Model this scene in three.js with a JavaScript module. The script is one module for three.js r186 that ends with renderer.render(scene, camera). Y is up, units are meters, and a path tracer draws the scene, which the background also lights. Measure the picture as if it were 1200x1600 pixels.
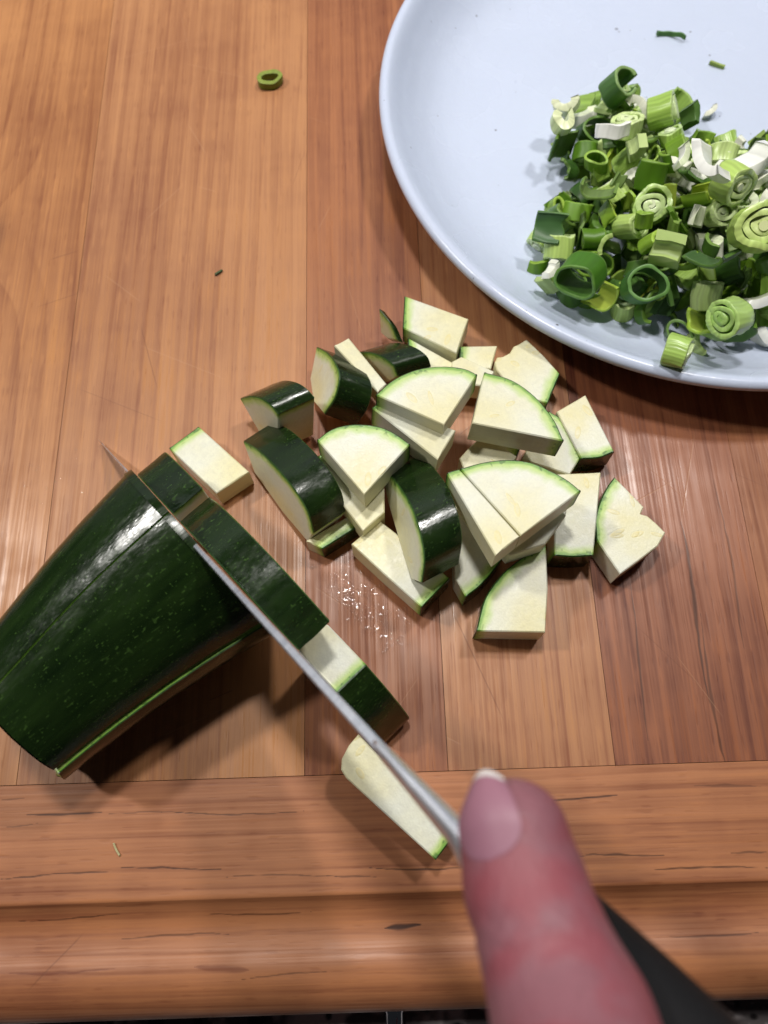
import * as THREE from 'three';
import { mergeGeometries, mergeVertices } from 'three/addons/utils/BufferGeometryUtils.js';
import { MarchingCubes } from 'three/addons/objects/MarchingCubes.js';
import { RectAreaLightUniformsLib } from 'three/addons/lights/RectAreaLightUniformsLib.js';

// ---------------------------------------------------------------- camera, lamps, exposure
const V = (x, y, z) => new THREE.Vector3(x, y, z);
const scene = new THREE.Scene();
const CAM_H = 0.235, FPX = 1202, PITCH = 70 * Math.PI / 180, ROLL = 1.9 * Math.PI / 180;
const EYE = V(0, CAM_H, 0);
const FWD = V(0, -Math.sin(PITCH), -Math.cos(PITCH)), UP0 = V(0, Math.cos(PITCH), -Math.sin(PITCH));
const UPV = UP0.clone().multiplyScalar(Math.cos(ROLL)).add(V(Math.sin(ROLL), 0, 0));
const RIGHT = V(Math.cos(ROLL), 0, 0).sub(UP0.clone().multiplyScalar(Math.sin(ROLL)));
const camera = new THREE.PerspectiveCamera(2 * Math.atan(800 / FPX) * 180 / Math.PI, 0.75, 0.01, 20);
camera.position.copy(EYE); camera.up.copy(UPV); camera.lookAt(EYE.clone().add(FWD));
camera.focus = 0.225; camera.userData.fStop = 13;
scene.add(camera);

const renderer = new THREE.WebGLRenderer({ antialias: true });
renderer.toneMapping = THREE.LinearToneMapping;
renderer.toneMappingExposure = 1.14;
renderer.shadowMap.enabled = true;
RectAreaLightUniformsLib.init();
scene.background = new THREE.Color().setRGB(0.010, 0.0105, 0.012);   // dim room around the worktop

// three puck lamps in a row under the wall cupboard, beyond the top of the picture
const LAMP_Y = 0.85, LAMPS = [[-0.60, -0.28, 245], [-0.03, -0.33, 195], [0.34, -0.43, 165]];

// ---------------------------------------------------------------- helpers
function rng(seed) { let a = seed >>> 0; return () => { a = (a + 0x6D2B79F5) >>> 0; let t = Math.imul(a ^ (a >>> 15), 1 | a); t = (t + Math.imul(t ^ (t >>> 7), 61 | t)) ^ t; return ((t ^ (t >>> 14)) >>> 0) / 4294967296; }; }
const clamp = (x, a = 0, b = 1) => Math.min(b, Math.max(a, x));
const sstep = (a, b, x) => { const t = clamp((x - a) / (b - a)); return t * t * (3 - 2 * t); };
const mix = (a, b, t) => a + (b - a) * t;
const mix3 = (a, b, t) => [mix(a[0], b[0], t), mix(a[1], b[1], t), mix(a[2], b[2], t)];
const srgb = (x) => x <= 0.0031308 ? x * 12.92 : 1.055 * Math.pow(x, 1 / 2.4) - 0.055;
function hash(x, y, s) { let h = Math.imul(x, 374761393) ^ Math.imul(y, 668265263) ^ Math.imul(s, 2147483647); h = Math.imul(h ^ (h >>> 13), 1274126177); return ((h ^ (h >>> 16)) >>> 0) / 4294967296; }
function vn(x, y, s = 0) {
  const xi = Math.floor(x), yi = Math.floor(y), fx = x - xi, fy = y - yi, u = fx * fx * (3 - 2 * fx), v = fy * fy * (3 - 2 * fy);
  return mix(mix(hash(xi, yi, s), hash(xi + 1, yi, s), u), mix(hash(xi, yi + 1, s), hash(xi + 1, yi + 1, s), u), v);
}
const fbm = (x, y, s, o = 3) => { let a = 0, w = 0.5, t = 0; for (let i = 0; i < o; i++) { a += w * vn(x, y, s + i * 17); t += w; w *= 0.5; x *= 2.03; y *= 2.03; } return a / t; };
function tex(data, w, h, color, repeat) {
  const t = new THREE.DataTexture(data, w, h, THREE.RGBAFormat);
  if (color) t.colorSpace = THREE.SRGBColorSpace;
  t.magFilter = THREE.LinearFilter; t.minFilter = THREE.LinearFilter;
  if (repeat) t.wrapS = t.wrapT = THREE.RepeatWrapping;
  t.needsUpdate = true; return t;
}
// fills a colour map and a height map from f(i, j) -> [r, g, b (linear), height, roughness]
function paint(w, h, f, repeat) {
  const c = new Uint8Array(w * h * 4), b = new Uint8Array(w * h * 4);
  for (let j = 0; j < h; j++) for (let i = 0; i < w; i++) {
    const [r, g, bl, ht, ro] = f(i, j), k = (j * w + i) * 4;
    c[k] = 255 * srgb(clamp(r)); c[k + 1] = 255 * srgb(clamp(g)); c[k + 2] = 255 * srgb(clamp(bl)); c[k + 3] = 255;
    b[k] = 255 * clamp(ht ?? 0.5); b[k + 1] = 255 * clamp(ro ?? 0.5); b[k + 2] = 0; b[k + 3] = 255;
  }
  return { map: tex(c, w, h, true, repeat), aux: tex(b, w, h, false, repeat) };
}
const at = (px, py, h) => { const d = FWD.clone().addScaledVector(RIGHT, (px - 600) / FPX).addScaledVector(UPV, -(py - 800) / FPX); return EYE.clone().addScaledVector(d, (h - CAM_H) / d.y); };
const atD = (px, py, depth) => EYE.clone().addScaledVector(FWD, depth).addScaledVector(RIGHT, depth * (px - 600) / FPX).addScaledVector(UPV, -depth * (py - 800) / FPX);
const taken = {};
const numbered = (n) => { const k = taken[n] = (taken[n] ?? -1) + 1; return k ? `${n}_${String(k).padStart(3, '0')}` : n; };
function shade(o) { o.castShadow = o.receiveShadow = true; return o; }
function mesh(name, geo, mat, parent) { const m = shade(new THREE.Mesh(geo, mat)); m.name = name; parent.add(m); return m; }
function tag(o, label, category, group, kind) { Object.assign(o.userData, { label, category }); if (group) o.userData.group = group; if (kind) o.userData.kind = kind; return o; }
function thing(name, label, category, group) { const g = new THREE.Group(); g.name = numbered(name); scene.add(g); return tag(g, label, category, group); }
const geoFrom = (pos, idx, uv, col) => { const g = new THREE.BufferGeometry(); g.setAttribute('position', new THREE.Float32BufferAttribute(pos, 3)); if (uv) g.setAttribute('uv', new THREE.Float32BufferAttribute(uv, 2)); if (col) g.setAttribute('color', new THREE.Float32BufferAttribute(col, 3)); if (idx) g.setIndex(idx); g.computeVertexNormals(); return g; };

// turn the faces of a geometry away from a point inside the thing
function outward(g, c) {
  const p = g.attributes.position, id = g.index.array, a = V(0, 0, 0), b = V(0, 0, 0), d = V(0, 0, 0); let s = 0;
  for (let i = 0; i < id.length; i += 3) { a.fromBufferAttribute(p, id[i]).sub(c); b.fromBufferAttribute(p, id[i + 1]).sub(c); d.fromBufferAttribute(p, id[i + 2]).sub(c); s += a.dot(b.clone().cross(d)); }
  if (s < 0) { for (let i = 0; i < id.length; i += 3) { const t = id[i + 1]; id[i + 1] = id[i + 2]; id[i + 2] = t; } g.computeVertexNormals(); }
  return g;
}

// ---------------------------------------------------------------- lamps
{
  const white = new THREE.MeshStandardMaterial({ color: 0xdedede, roughness: 0.5 });
  const names = ['white puck lamp under cupboard over the whole zucchini', 'white puck lamp under cupboard over the chopped zucchini', 'white puck lamp under cupboard over the plate'];
  LAMPS.forEach(([x, z, power], i) => {
    const g = thing('puck_lamp', names[i], 'lamp', 'puck lamps in a row');
    g.position.set(x, LAMP_Y, z);
    mesh('housing', new THREE.LatheGeometry([[0, 0.03], [0.06, 0.03], [0.063, 0.027], [0.063, 0.003], [0.06, 0], [0.054, 0], [0.054, 0.005], [0, 0.005]].map((p) => new THREE.Vector2(...p)), 40), white, g);
    const lens = mesh('lens', new THREE.CylinderGeometry(0.053, 0.053, 0.0015, 40), new THREE.MeshStandardMaterial({ color: 0xffffff, emissive: 0xfff4e6, emissiveIntensity: 4 }), g);
    lens.position.y = 0.0035;
    const l = new THREE.RectAreaLight(new THREE.Color().setRGB(1, 0.965, 0.925), power, 0.076, 0.076);
    l.position.set(0, -0.001, 0); l.rotation.x = -Math.PI / 2; g.add(l);
  });
}

// ---------------------------------------------------------------- countertop
{
  const R = rng(5), W = 512;
  const gr = paint(W, W, (i, j) => {
    const x = i / W * 40, y = j / W * 40;
    const n = fbm(x * 0.6, y * 0.6, 3, 4), m = vn(x * 1.6, y * 1.6, 9), k = vn(x * 4, y * 4, 12);
    let c = mix3([0.09, 0.08, 0.08], [0.55, 0.5, 0.5], sstep(0.42, 0.62, n));
    c = mix3(c, [0.012, 0.01, 0.01], sstep(0.66, 0.8, m)); c = mix3(c, [0.3, 0.27, 0.27], sstep(0.78, 0.92, k) * 0.5);
    return [...c, k, 0.4];
  }, true);
  gr.map.repeat.set(5, 4); gr.aux.repeat.set(5, 4);
  const g = new THREE.BoxGeometry(1.4, 0.03, 0.9);
  const m = shade(new THREE.Mesh(g, new THREE.MeshPhysicalMaterial({ map: gr.map, roughness: 0.25 })));
  m.name = 'countertop'; m.position.set(0, -0.0335 - 0.015, -0.19); scene.add(m);
  tag(m, 'dark mottled granite countertop under the wooden board', 'countertop', null, 'structure');
}

// pale wall behind the worktop, beyond the top of the picture; the spine of the knife mirrors it
{
  const w = paint(256, 256, (i, j) => { const f = fbm(i * 0.04, j * 0.04, 31, 3); const k = 0.97 + 0.06 * (f - 0.5); return [0.46 * k, 0.5 * k, 0.56 * k, f, 0.5]; }, true);
  const m = shade(new THREE.Mesh(new THREE.BoxGeometry(1.8, 0.7, 0.03), new THREE.MeshStandardMaterial({ map: w.map, roughness: 0.6 })));
  m.name = 'wall'; m.position.set(0, 0.29, -0.66); scene.add(m);
  tag(m, 'pale painted wall behind the worktop', 'wall', null, 'structure');
}

// ---------------------------------------------------------------- cutting board
// wood: a = metres across the grain, l = metres along it
function wood(o) {
  const { w, h, across, along, seed, light, dark, alongX } = o, R = rng(seed * 77 + 5);
  const gum = o.gum ?? [], scr = [];
  for (let k = 0; k < (o.scratches ?? 0); k++) { const a = R() * across, l = R() * along, t = (R() - 0.5) * 2.6, n = 0.008 + R() * 0.03; scr.push([a, l, Math.sin(t), Math.cos(t), n, 0.00008 + R() * 0.00012, R()]); }
  const cell = 24, buckets = new Map();
  const K = (x, y) => x * 4096 + y;
  const pxA = (alongX ? h : w) / across, pxL = (alongX ? w : h) / along;
  for (const s of scr) for (let q = 0; q <= 1; q += 0.02) { const a = s[0] + s[2] * s[4] * q, l = s[1] + s[3] * s[4] * q; for (const da of [-1, 0, 1]) for (const dl of [-1, 0, 1]) { const key = K(Math.floor(a * pxA / cell) + da, Math.floor(l * pxL / cell) + dl); if (!buckets.has(key)) buckets.set(key, new Set()); buckets.get(key).add(s); } }
  return paint(w, h, (i, j) => {
    const A = alongX ? j : i, L = alongX ? i : j, a = A / pxA, l = L / pxL;
    const wv = (fbm(a * 9, l * 3.2, seed, 3) - 0.5) * (o.warp ?? 0.016) + (fbm(a * 60, l * 9, seed + 3, 2) - 0.5) * 0.0022;
    let d = a + wv;
    if (o.knot) { const [ka, kl, kr] = o.knot, q = Math.exp(-(((a - ka) / kr) ** 2 + ((l - kl) / (kr * 1.6)) ** 2)); d += q * kr * 0.9; }
    const ph = d * (o.rings ?? 190) + 2 * (fbm(a * 20, l * 2.5, seed + 8, 2) - 0.5);
    const fr = ph - Math.floor(ph), amp = 0.35 + 0.65 * vn(Math.floor(ph) * 3.7, l * 5, seed + 20);
    const ring = Math.pow(fr, 2.6) * sstep(1, 0.9, fr) * amp;
    const fine = vn(a * 3100, l * 46, seed + 1), fine2 = vn(a * 1150, l * 14, seed + 2), fine3 = vn(a * 430, l * 7, seed + 4);
    const pore = sstep(0.8, 0.95, vn(a * 2400, l * 170, seed + 5)), fleck = sstep(0.7, 0.95, vn(a * 1500, l * 120, seed + 6));
    const blot = fbm(a * 28, l * 12, seed + 7, 3), chat = fbm(a * 60, l * 90, seed + 11, 3);
    let t = 0.12 + 0.55 * ring + 0.36 * (fine2 - 0.45) + 0.34 * (fine - 0.5) + 0.34 * (fine3 - 0.5) + 1.05 * (blot - 0.5) + 0.5 * (chat - 0.5) + 0.24 * pore;
    let c = mix3(light, dark, clamp(t + 0.15, 0, 1.15));
    c = mix3(c, [light[0] * 1.12, light[1] * 1.1, light[2] * 1.02], 0.3 * fleck);
    let ht = 0.6 - 0.35 * pore - 0.16 * fine - 0.12 * ring + 0.06 * fleck, ro = 0.44 + (o.rough ?? 0) + 0.22 * (chat - 0.5) + 0.22 * (fine - 0.5) + 0.12 * (fine2 - 0.5) + 0.1 * (blot - 0.5);
    for (const [ga, gl, len, wid, dk, red] of gum) {
      const x = (l - gl) / len; if (Math.abs(x) > 1) continue;
      const cen = ga + 0.0007 * Math.sin(l * 90 + ga * 900) + 0.0004 * (vn(l * 300, ga * 999, seed) - 0.5), y = Math.abs(a - cen) / (wid * (1 - x * x) * (0.5 + vn(l * 240, ga * 500, 3)));
      const q = sstep(1.3, 0.35, y) * dk; c = mix3(c, red ? [0.16, 0.035, 0.01] : [0.035, 0.012, 0.008], q); ht -= q * 0.3;
    }
    if (o.knot) { const [ka, kl, kr] = o.knot, q = Math.exp(-(((a - ka) / (kr * 0.25)) ** 2 + ((l - kl) / (kr * 0.5)) ** 2)); c = mix3(c, [0.1, 0.03, 0.012], q * 0.75); }
    const b = buckets.get(K(Math.floor(a * pxA / cell), Math.floor(l * pxL / cell)));
    if (b) for (const s of b) {
      const da = a - s[0], dl = l - s[1], q = da * s[2] + dl * s[3]; if (q < 0 || q > s[4]) continue;
      const e = Math.abs(da * s[3] - dl * s[2]) / s[5]; if (e > 2) continue;
      const f = sstep(1.6, 0.4, e) * Math.min(1, 6 * Math.min(q / s[4], 1 - q / s[4])); ht -= 0.4 * f; c = s[6] > 0.45 ? mix3(c, [0.66, 0.42, 0.26], 0.22 * f) : mix3(c, [0.16, 0.055, 0.025], 0.45 * f);
    }
    return [...c, ht, ro];
  });
}
const woodMat = (t) => new THREE.MeshPhysicalMaterial({ color: new THREE.Color().setRGB(0.86, 0.78, 0.68), map: t.map, bumpMap: t.aux, bumpScale: 0.00006, roughnessMap: t.aux, roughness: 1.0, specularIntensity: 0.9 });
{
  const board = thing('cutting_board', 'oiled cherry wood cutting board of glued planks with grooved front edge', 'cutting board');
  const Z0 = -0.46, Z1 = -0.0052, TH = 0.032;
  const xs = [-0.205, -0.109, -0.0255, 0.0161, 0.0645, 0.116, 0.172, 0.235];
  const tones = [
    { light: [0.56, 0.275, 0.115], dark: [0.3, 0.115, 0.042], rings: 120, knot: [0.06, 0.195, 0.02], scratches: 26, warp: 0.03 },
    { light: [0.54, 0.275, 0.132], dark: [0.31, 0.125, 0.056], rings: 150, scratches: 30 },
    { light: [0.43, 0.185, 0.085], dark: [0.22, 0.072, 0.031], rings: 170, warp: 0.03, scratches: 20 },
    { light: [0.55, 0.285, 0.145], dark: [0.32, 0.13, 0.062], rings: 260, scratches: 25, warp: 0.007 },
    { light: [0.385, 0.155, 0.08], dark: [0.16, 0.048, 0.025], rings: 150, gum: [[0.0305, 0.045, 0.03, 0.0006, 0.7], [0.0315, 0.018, 0.026, 0.0005, 0.6], [0.011, 0.03, 0.024, 0.0004, 0.6], [0.044, 0.06, 0.03, 0.0004, 0.5]], scratches: 25 },
    { light: [0.46, 0.205, 0.1], dark: [0.24, 0.085, 0.04], rings: 170, scratches: 20 },
    { light: [0.5, 0.22, 0.09], dark: [0.25, 0.085, 0.034], rings: 180 },
  ];
  for (let k = 0; k < xs.length - 1; k++) {
    const wd = xs[k + 1] - xs[k] - 0.00016, ln = Z1 - Z0 - 0.00012;
    const t = wood({ w: wd > 0.07 ? 512 : 320, h: k < 6 ? 2048 : 1024, across: wd, along: ln, seed: 11 + k * 13, ...tones[k] });
    // v runs from the near end (0) to the far end (1) on a box top; the wood's l = 0 is the near end
    const m = mesh('plank', new THREE.BoxGeometry(wd, TH, ln), woodMat(t), board);
    m.position.set((xs[k] + xs[k + 1]) / 2, -TH / 2 - (k % 2 ? 0.00004 : 0), (Z0 + Z1) / 2);
  }
  // front plank, grain along x, with a shallow groove and a rounded front
  const prof = [[-0.0051, -TH], [-0.0051, 0.00002], [-0.005, 0.00002], [-0.004, 0.00002], [0.0249, 0.00002], [0.0255, 0.00002], [0.0261, -0.0001], [0.0264, -0.0004]];
  {
    let z = 0.0264, y = -0.0004; const tilt = (q) => q < 0.0345 ? mix(-56, 0, Math.pow((q - 0.0264) / 0.0081, 0.8)) : q < 0.0412 ? mix(0, 17, (q - 0.0345) / 0.0067) : mix(17, 0, (q - 0.0412) / 0.0036);
    while (z < 0.0446) { const d = 0.0006; y += Math.tan(tilt(z + d / 2) * Math.PI / 180) * d; z += d; prof.push([z, y]); }
  }
  const cz = prof[prof.length - 1][0], r = 0.0125, top = prof[prof.length - 1][1];
  for (let k = 1; k <= 14; k++) { const a = k / 14 * Math.PI * 0.5; prof.push([cz + r * Math.sin(a), top - r + r * Math.cos(a)]); }
  prof.push([cz + r, -TH + 0.004], [cz + r - 0.003, -TH]);
  const XL = -0.205, XR = 0.235, N = 60, pos = [], uv = [], idx = []; let s = 0; const S = [0];
  for (let k = 1; k < prof.length; k++) { s += Math.hypot(prof[k][0] - prof[k - 1][0], prof[k][1] - prof[k - 1][1]); S.push(s); }
  for (let i = 0; i <= N; i++) for (let k = 0; k < prof.length; k++) { pos.push(mix(XL, XR, i / N), prof[k][1], prof[k][0]); uv.push(i / N, S[k] / s); }
  for (let i = 0; i < N; i++) for (let k = 0; k < prof.length - 1; k++) { const a = i * prof.length + k, b = a + prof.length; idx.push(a, b, a + 1, a + 1, b, b + 1); }
  const v0 = S[1];           // texture metres across the grain start at the bottom of the hidden back face
  const gum = [], X = (px, py) => at(px, py, 0).x - XL, Aof = (px, py) => v0 + at(px, py, 0).z + 0.0051;
  for (const [x0, x1, py, wd, dk, red] of [[30, 165, 1268, 0.7, 0.8], [165, 310, 1272, 0.45, 0.6], [250, 480, 1268, 0.5, 0.7], [0, 180, 1368, 0.6, 0.75], [185, 345, 1357, 0.7, 0.8], [340, 530, 1370, 0.5, 0.6], [510, 590, 1366, 0.5, 0.6], [570, 720, 1354, 0.6, 0.8], [310, 480, 1436, 0.6, 0.7], [0, 200, 1444, 0.5, 0.7], [150, 250, 1418, 0.45, 0.5], [180, 350, 1478, 0.6, 0.6], [600, 660, 1462, 1.6, 0.9], [0, 170, 1530, 1.0, 0.6, 1], [300, 385, 1527, 2.4, 0.55, 1], [370, 510, 1540, 0.5, 0.6], [850, 970, 1246, 1.0, 0.85], [900, 1040, 1338, 0.7, 0.75], [1010, 1200, 1358, 0.7, 0.75], [1040, 1200, 1472, 0.7, 0.6], [1080, 1190, 1230, 1.2, 0.4], [1140, 1200, 1327, 0.7, 0.6], [0, 40, 1247, 0.5, 0.5], [0, 60, 1291, 0.4, 0.5]])
    gum.push([Aof((x0 + x1) / 2, py), X((x0 + x1) / 2, py), (x1 - x0) / 2 / 5500, wd * 0.00042, dk, red]);
  const t = wood({ w: 2048, h: 512, across: s, along: XR - XL, seed: 201, alongX: true, light: [0.5, 0.225, 0.11], dark: [0.26, 0.092, 0.042], rings: 230, warp: 0.014, gum, scratches: 6, rough: 0.1 });
  const g = geoFrom(pos, idx, uv);
  outward(g, V(0, -0.015, 0.02)); mesh('front_plank', g, woodMat(t), board);
}

// ---------------------------------------------------------------- zucchini materials
const skinT = paint(512, 512, (i, j) => {
  // 6 cm x 6 cm, u round the fruit, v along it; wraps
  const P = 32, u = i / 512, v = j / 512;
  const wrap = (fu, fv, sd) => { const x = u * fu, y = v * fv, a = vn(x, y, sd), b = vn(x - fu, y, sd), c = vn(x, y - fv, sd), d = vn(x - fu, y - fv, sd), s = sstep(0.8, 1, u), t = sstep(0.8, 1, v); return mix(mix(a, b, s), mix(c, d, s), t); };
  const st = wrap(26, 5, 1), st2 = wrap(60, 12, 2), sp = wrap(150, 80, 3), sp2 = wrap(90, 46, 4), big = wrap(7, 4, 5);
  let c = mix3([0.0035, 0.0095, 0.003], [0.015, 0.034, 0.0065], 0.5 * st + 0.3 * st2 + 0.2 * big);
  c = mix3(c, [0.06, 0.125, 0.025], 0.65 * sstep(0.85, 0.96, sp) + 0.4 * sstep(0.88, 0.98, sp2));
  return [...c, 0.5 + 0.3 * (st2 - 0.5) + 0.25 * (sp - 0.5) + 0.35 * (st - 0.5), 0.225 + 0.14 * (sp2 - 0.5) + 0.12 * (st - 0.5)];
}, true);
const skinMat = new THREE.MeshPhysicalMaterial({ map: skinT.map, bumpMap: skinT.aux, bumpScale: 0.00007, roughnessMap: skinT.aux, roughness: 1, specularIntensity: 0.65, clearcoat: 0.1, clearcoatRoughness: 0.2, side: THREE.DoubleSide });

const PALE = [0.76, 0.765, 0.63], CORE = [0.755, 0.69, 0.36];
function fleshColor(ds, dc, x, y, seed, seeds) {
  const g = fbm(x * 900, y * 900, seed, 3), g2 = vn(x * 2600, y * 2600, seed + 5);
  let c = mix3(PALE, CORE, 0.65 * sstep(0.017, 0.004, dc) + 0.5 * (fbm(x * 180, y * 180, seed + 2, 2) - 0.5));
  const k = 0.93 + 0.12 * (g - 0.5) + 0.06 * (g2 - 0.5); c = [c[0] * k, c[1] * k, c[2] * (k - 0.03 * g)];
  const dd = ds * (0.8 + 0.4 * vn(x * 500, y * 500, seed + 8));
  c = mix3(c, [0.42, 0.60, 0.12], 0.85 * sstep(0.0042, 0.0013, dd)); c = mix3(c, [0.15, 0.34, 0.035], 0.9 * sstep(0.0016, 0.0008, dd)); c = mix3(c, [0.06, 0.15, 0.02], sstep(0.0024, 0.001, dd) * 0.75 * sstep(0.72, 0.86, vn(x * 1100, y * 1100, seed + 9))); c = mix3(c, [0.02, 0.06, 0.01], sstep(0.00065, 0.0003, dd));
  let ht = 0.5 + 0.5 * (g - 0.5) + 0.3 * (g2 - 0.5);
  for (const s of seeds ?? []) {
    const dx = x - s[0], dy = y - s[1], a = dx * s[2] + dy * s[3], b = -dx * s[3] + dy * s[2], q = Math.sqrt((a / s[4]) ** 2 + (b / s[5]) ** 2);
    if (q < 1.5) { c = mix3(c, [0.72, 0.60, 0.2], 0.42 * sstep(1.1, 0.85, q) * (1 - 0.6 * sstep(0.8, 0.3, q))); ht += 0.3 * sstep(1, 0.6, q) - 0.3 * sstep(0.25, 0, Math.abs(q - 1.1)); }
  }
  return [...c, ht, 0.42 + 0.2 * (g - 0.5)];
}
// cut faces of the fruit: one shared sheet for lengthwise cuts (u = metres from the skin / 0.03), one atlas cell for each piece's cut across
const sideT = paint(512, 512, (i, j) => { const ds = i / 512 * 0.03; return fleshColor(ds, 0.024 - ds, ds, j / 512 * 0.03, 71); });
sideT.map.wrapT = sideT.aux.wrapT = THREE.MirroredRepeatWrapping;
const sideMat = new THREE.MeshPhysicalMaterial({ map: sideT.map, bumpMap: sideT.aux, bumpScale: 0.00008, roughnessMap: sideT.aux, roughness: 1 });
const CELL = 256, ATL = 2048, atC = new Uint8Array(ATL * ATL * 4).fill(200), atB = new Uint8Array(ATL * ATL * 4).fill(128);
let cells = 0;
const capMap = tex(atC, ATL, ATL, true), capAux = tex(atB, ATL, ATL, false);
const capMat = new THREE.MeshPhysicalMaterial({ map: capMap, bumpMap: capAux, bumpScale: 0.00008, roughnessMap: capAux, roughness: 1 });
function segDist(x, y, a, b) { const dx = b[0] - a[0], dy = b[1] - a[1], t = clamp(((x - a[0]) * dx + (y - a[1]) * dy) / (dx * dx + dy * dy + 1e-12)); return Math.hypot(x - a[0] - dx * t, y - a[1] - dy * t); }

// A chunk of fruit: outline of one cut face in 3-D, which of its edges carry skin, and the vector to its other face.
function chunk(o) {
  const { pts, skin = [], ext } = o, seed = o.seed, R = rng(seed * 31 + 7), n = pts.length, isSkin = (i) => skin.includes(i);
  const gThing = o.group3d ?? thing(o.name, o.label, o.category ?? 'zucchini piece', o.group);
  // dense outline: spline through skin runs, straight but faintly uneven cuts
  const out = [];
  for (let i = 0; i < n; i++) {
    const a = pts[i], b = pts[(i + 1) % n];
    if (isSkin(i)) {
      const p0 = isSkin((i + n - 1) % n) ? pts[(i + n - 1) % n] : a.clone().multiplyScalar(2).sub(b), p3 = isSkin((i + 1) % n) ? pts[(i + 2) % n] : b.clone().multiplyScalar(2).sub(a);
      const c = new THREE.CatmullRomCurve3([p0, a, b, p3], false, 'centripetal');
      for (let k = 0; k < 6; k++) out.push({ p: c.getPoint((1 + k / 6) / 3), s: true });
    } else for (let k = 0; k < 3; k++) out.push({ p: a.clone().lerp(b, k / 3), s: false, flesh: k > 0 });
  }
  const nor = V(0, 0, 0), cen = V(0, 0, 0);
  for (let i = 0; i < out.length; i++) { const a = out[i].p, b = out[(i + 1) % out.length].p; nor.x += (a.y - b.y) * (a.z + b.z); nor.y += (a.z - b.z) * (a.x + b.x); nor.z += (a.x - b.x) * (a.y + b.y); cen.addScaledVector(a, 1 / out.length); }
  nor.normalize(); if (nor.dot(ext) > 0) nor.negate();
  const e1 = out[1].p.clone().sub(out[0].p); e1.addScaledVector(nor, -e1.dot(nor)).normalize(); const e2 = nor.clone().cross(e1);
  // outline counter-clockwise when seen from outside the near face
  let area = 0; const loc = (p) => { const d = p.clone().sub(cen); return [d.dot(e1), d.dot(e2)]; };
  for (let i = 0; i < out.length; i++) { const a = loc(out[i].p), b = loc(out[(i + 1) % out.length].p); area += a[0] * b[1] - a[1] * b[0]; }
  if (area < 0) { const f = out.map((q) => q.s); out.reverse(); f.reverse(); for (let i = 0; i < out.length; i++) out[i].s = f[(i + 1) % out.length]; }
  const m = out.length, L = out.map((q) => loc(q.p));
  const jit = o.rough ?? 0.00012;
  const inset = (amt) => L.map((p, i) => { const a = L[(i + m - 1) % m], b = L[(i + 1) % m]; let dx = b[0] - a[0], dy = b[1] - a[1]; const l = Math.hypot(dx, dy) || 1; return [p[0] - dy / l * amt + 0, p[1] + dx / l * amt]; });
  const bev = 0.00035, In = inset(bev);
  const wob = out.map((q) => q.flesh ? (R() - 0.5) * jit * 2 : 0), wob2 = out.map((q) => q.flesh ? (R() - 0.5) * jit * 2 : 0);
  const P3 = (l, depth) => cen.clone().addScaledVector(e1, l[0]).addScaledVector(e2, l[1]).addScaledVector(ext, depth);
  const eL = ext.length();
  // atlas cell
  let x0 = 1e9, x1 = -1e9, y0 = 1e9, y1 = -1e9; for (const p of L) { x0 = Math.min(x0, p[0]); x1 = Math.max(x1, p[0]); y0 = Math.min(y0, p[1]); y1 = Math.max(y1, p[1]); }
  const size = Math.max(x1 - x0, y1 - y0) * 1.06, ox = (x0 + x1 - size) / 2, oy = (y0 + y1 - size) / 2, cx = (cells % 8) * CELL, cy = Math.floor(cells / 8) * CELL; cells++;
  const core = o.core ? loc(o.core) : (() => { let best = [0, 0], bd = -1; for (let i = 0; i < m; i++) { let d = 1e9; for (let k = 0; k < m; k++) if (out[k].s) d = Math.min(d, segDist(L[i][0], L[i][1], L[k], L[(k + 1) % m])); if (d > bd) { bd = d; best = L[i]; } } return best; })();
  const segs = []; for (let k = 0; k < m; k++) if (out[k].s) segs.push([L[k], L[(k + 1) % m]]);
  const seeds = [];
  for (let k = 0; k < (o.seeds ?? 5); k++) { const a = R() * 6.28, r = 0.003 + R() * 0.009, t = a + (R() - 0.5) * 0.8; seeds.push([core[0] + r * Math.cos(a), core[1] + r * Math.sin(a), Math.cos(t), Math.sin(t), 0.0014 + R() * 0.0011, 0.0005 + R() * 0.0005]); }
  for (let j = 0; j < CELL; j++) for (let i = 0; i < CELL; i++) {
    const x = ox + (i + 0.5) / CELL * size, y = oy + (j + 0.5) / CELL * size; let ds = 1; for (const [a, b] of segs) ds = Math.min(ds, segDist(x, y, a, b));
    const f = fleshColor(ds, Math.hypot(x - core[0], y - core[1]), x, y, seed, seeds), k = ((cy + j) * ATL + cx + i) * 4;
    for (let q = 0; q < 3; q++) atC[k + q] = 255 * srgb(clamp(f[q])); atC[k + 3] = 255; atB[k] = 255 * clamp(f[3]); atB[k + 1] = 255 * clamp(f[4]); atB[k + 2] = 0; atB[k + 3] = 255;
  }
  const uvOf = (p) => [(cx + 1 + (p[0] - ox) / size * (CELL - 2)) / ATL, (cy + 1 + (p[1] - oy) / size * (CELL - 2)) / ATL];
  const tris = THREE.ShapeUtils.triangulateShape(In.map((p) => new THREE.Vector2(...p)), []);
  // caps with a narrow rounded rim
  const pos = [], uv = [], idx = [];
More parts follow.
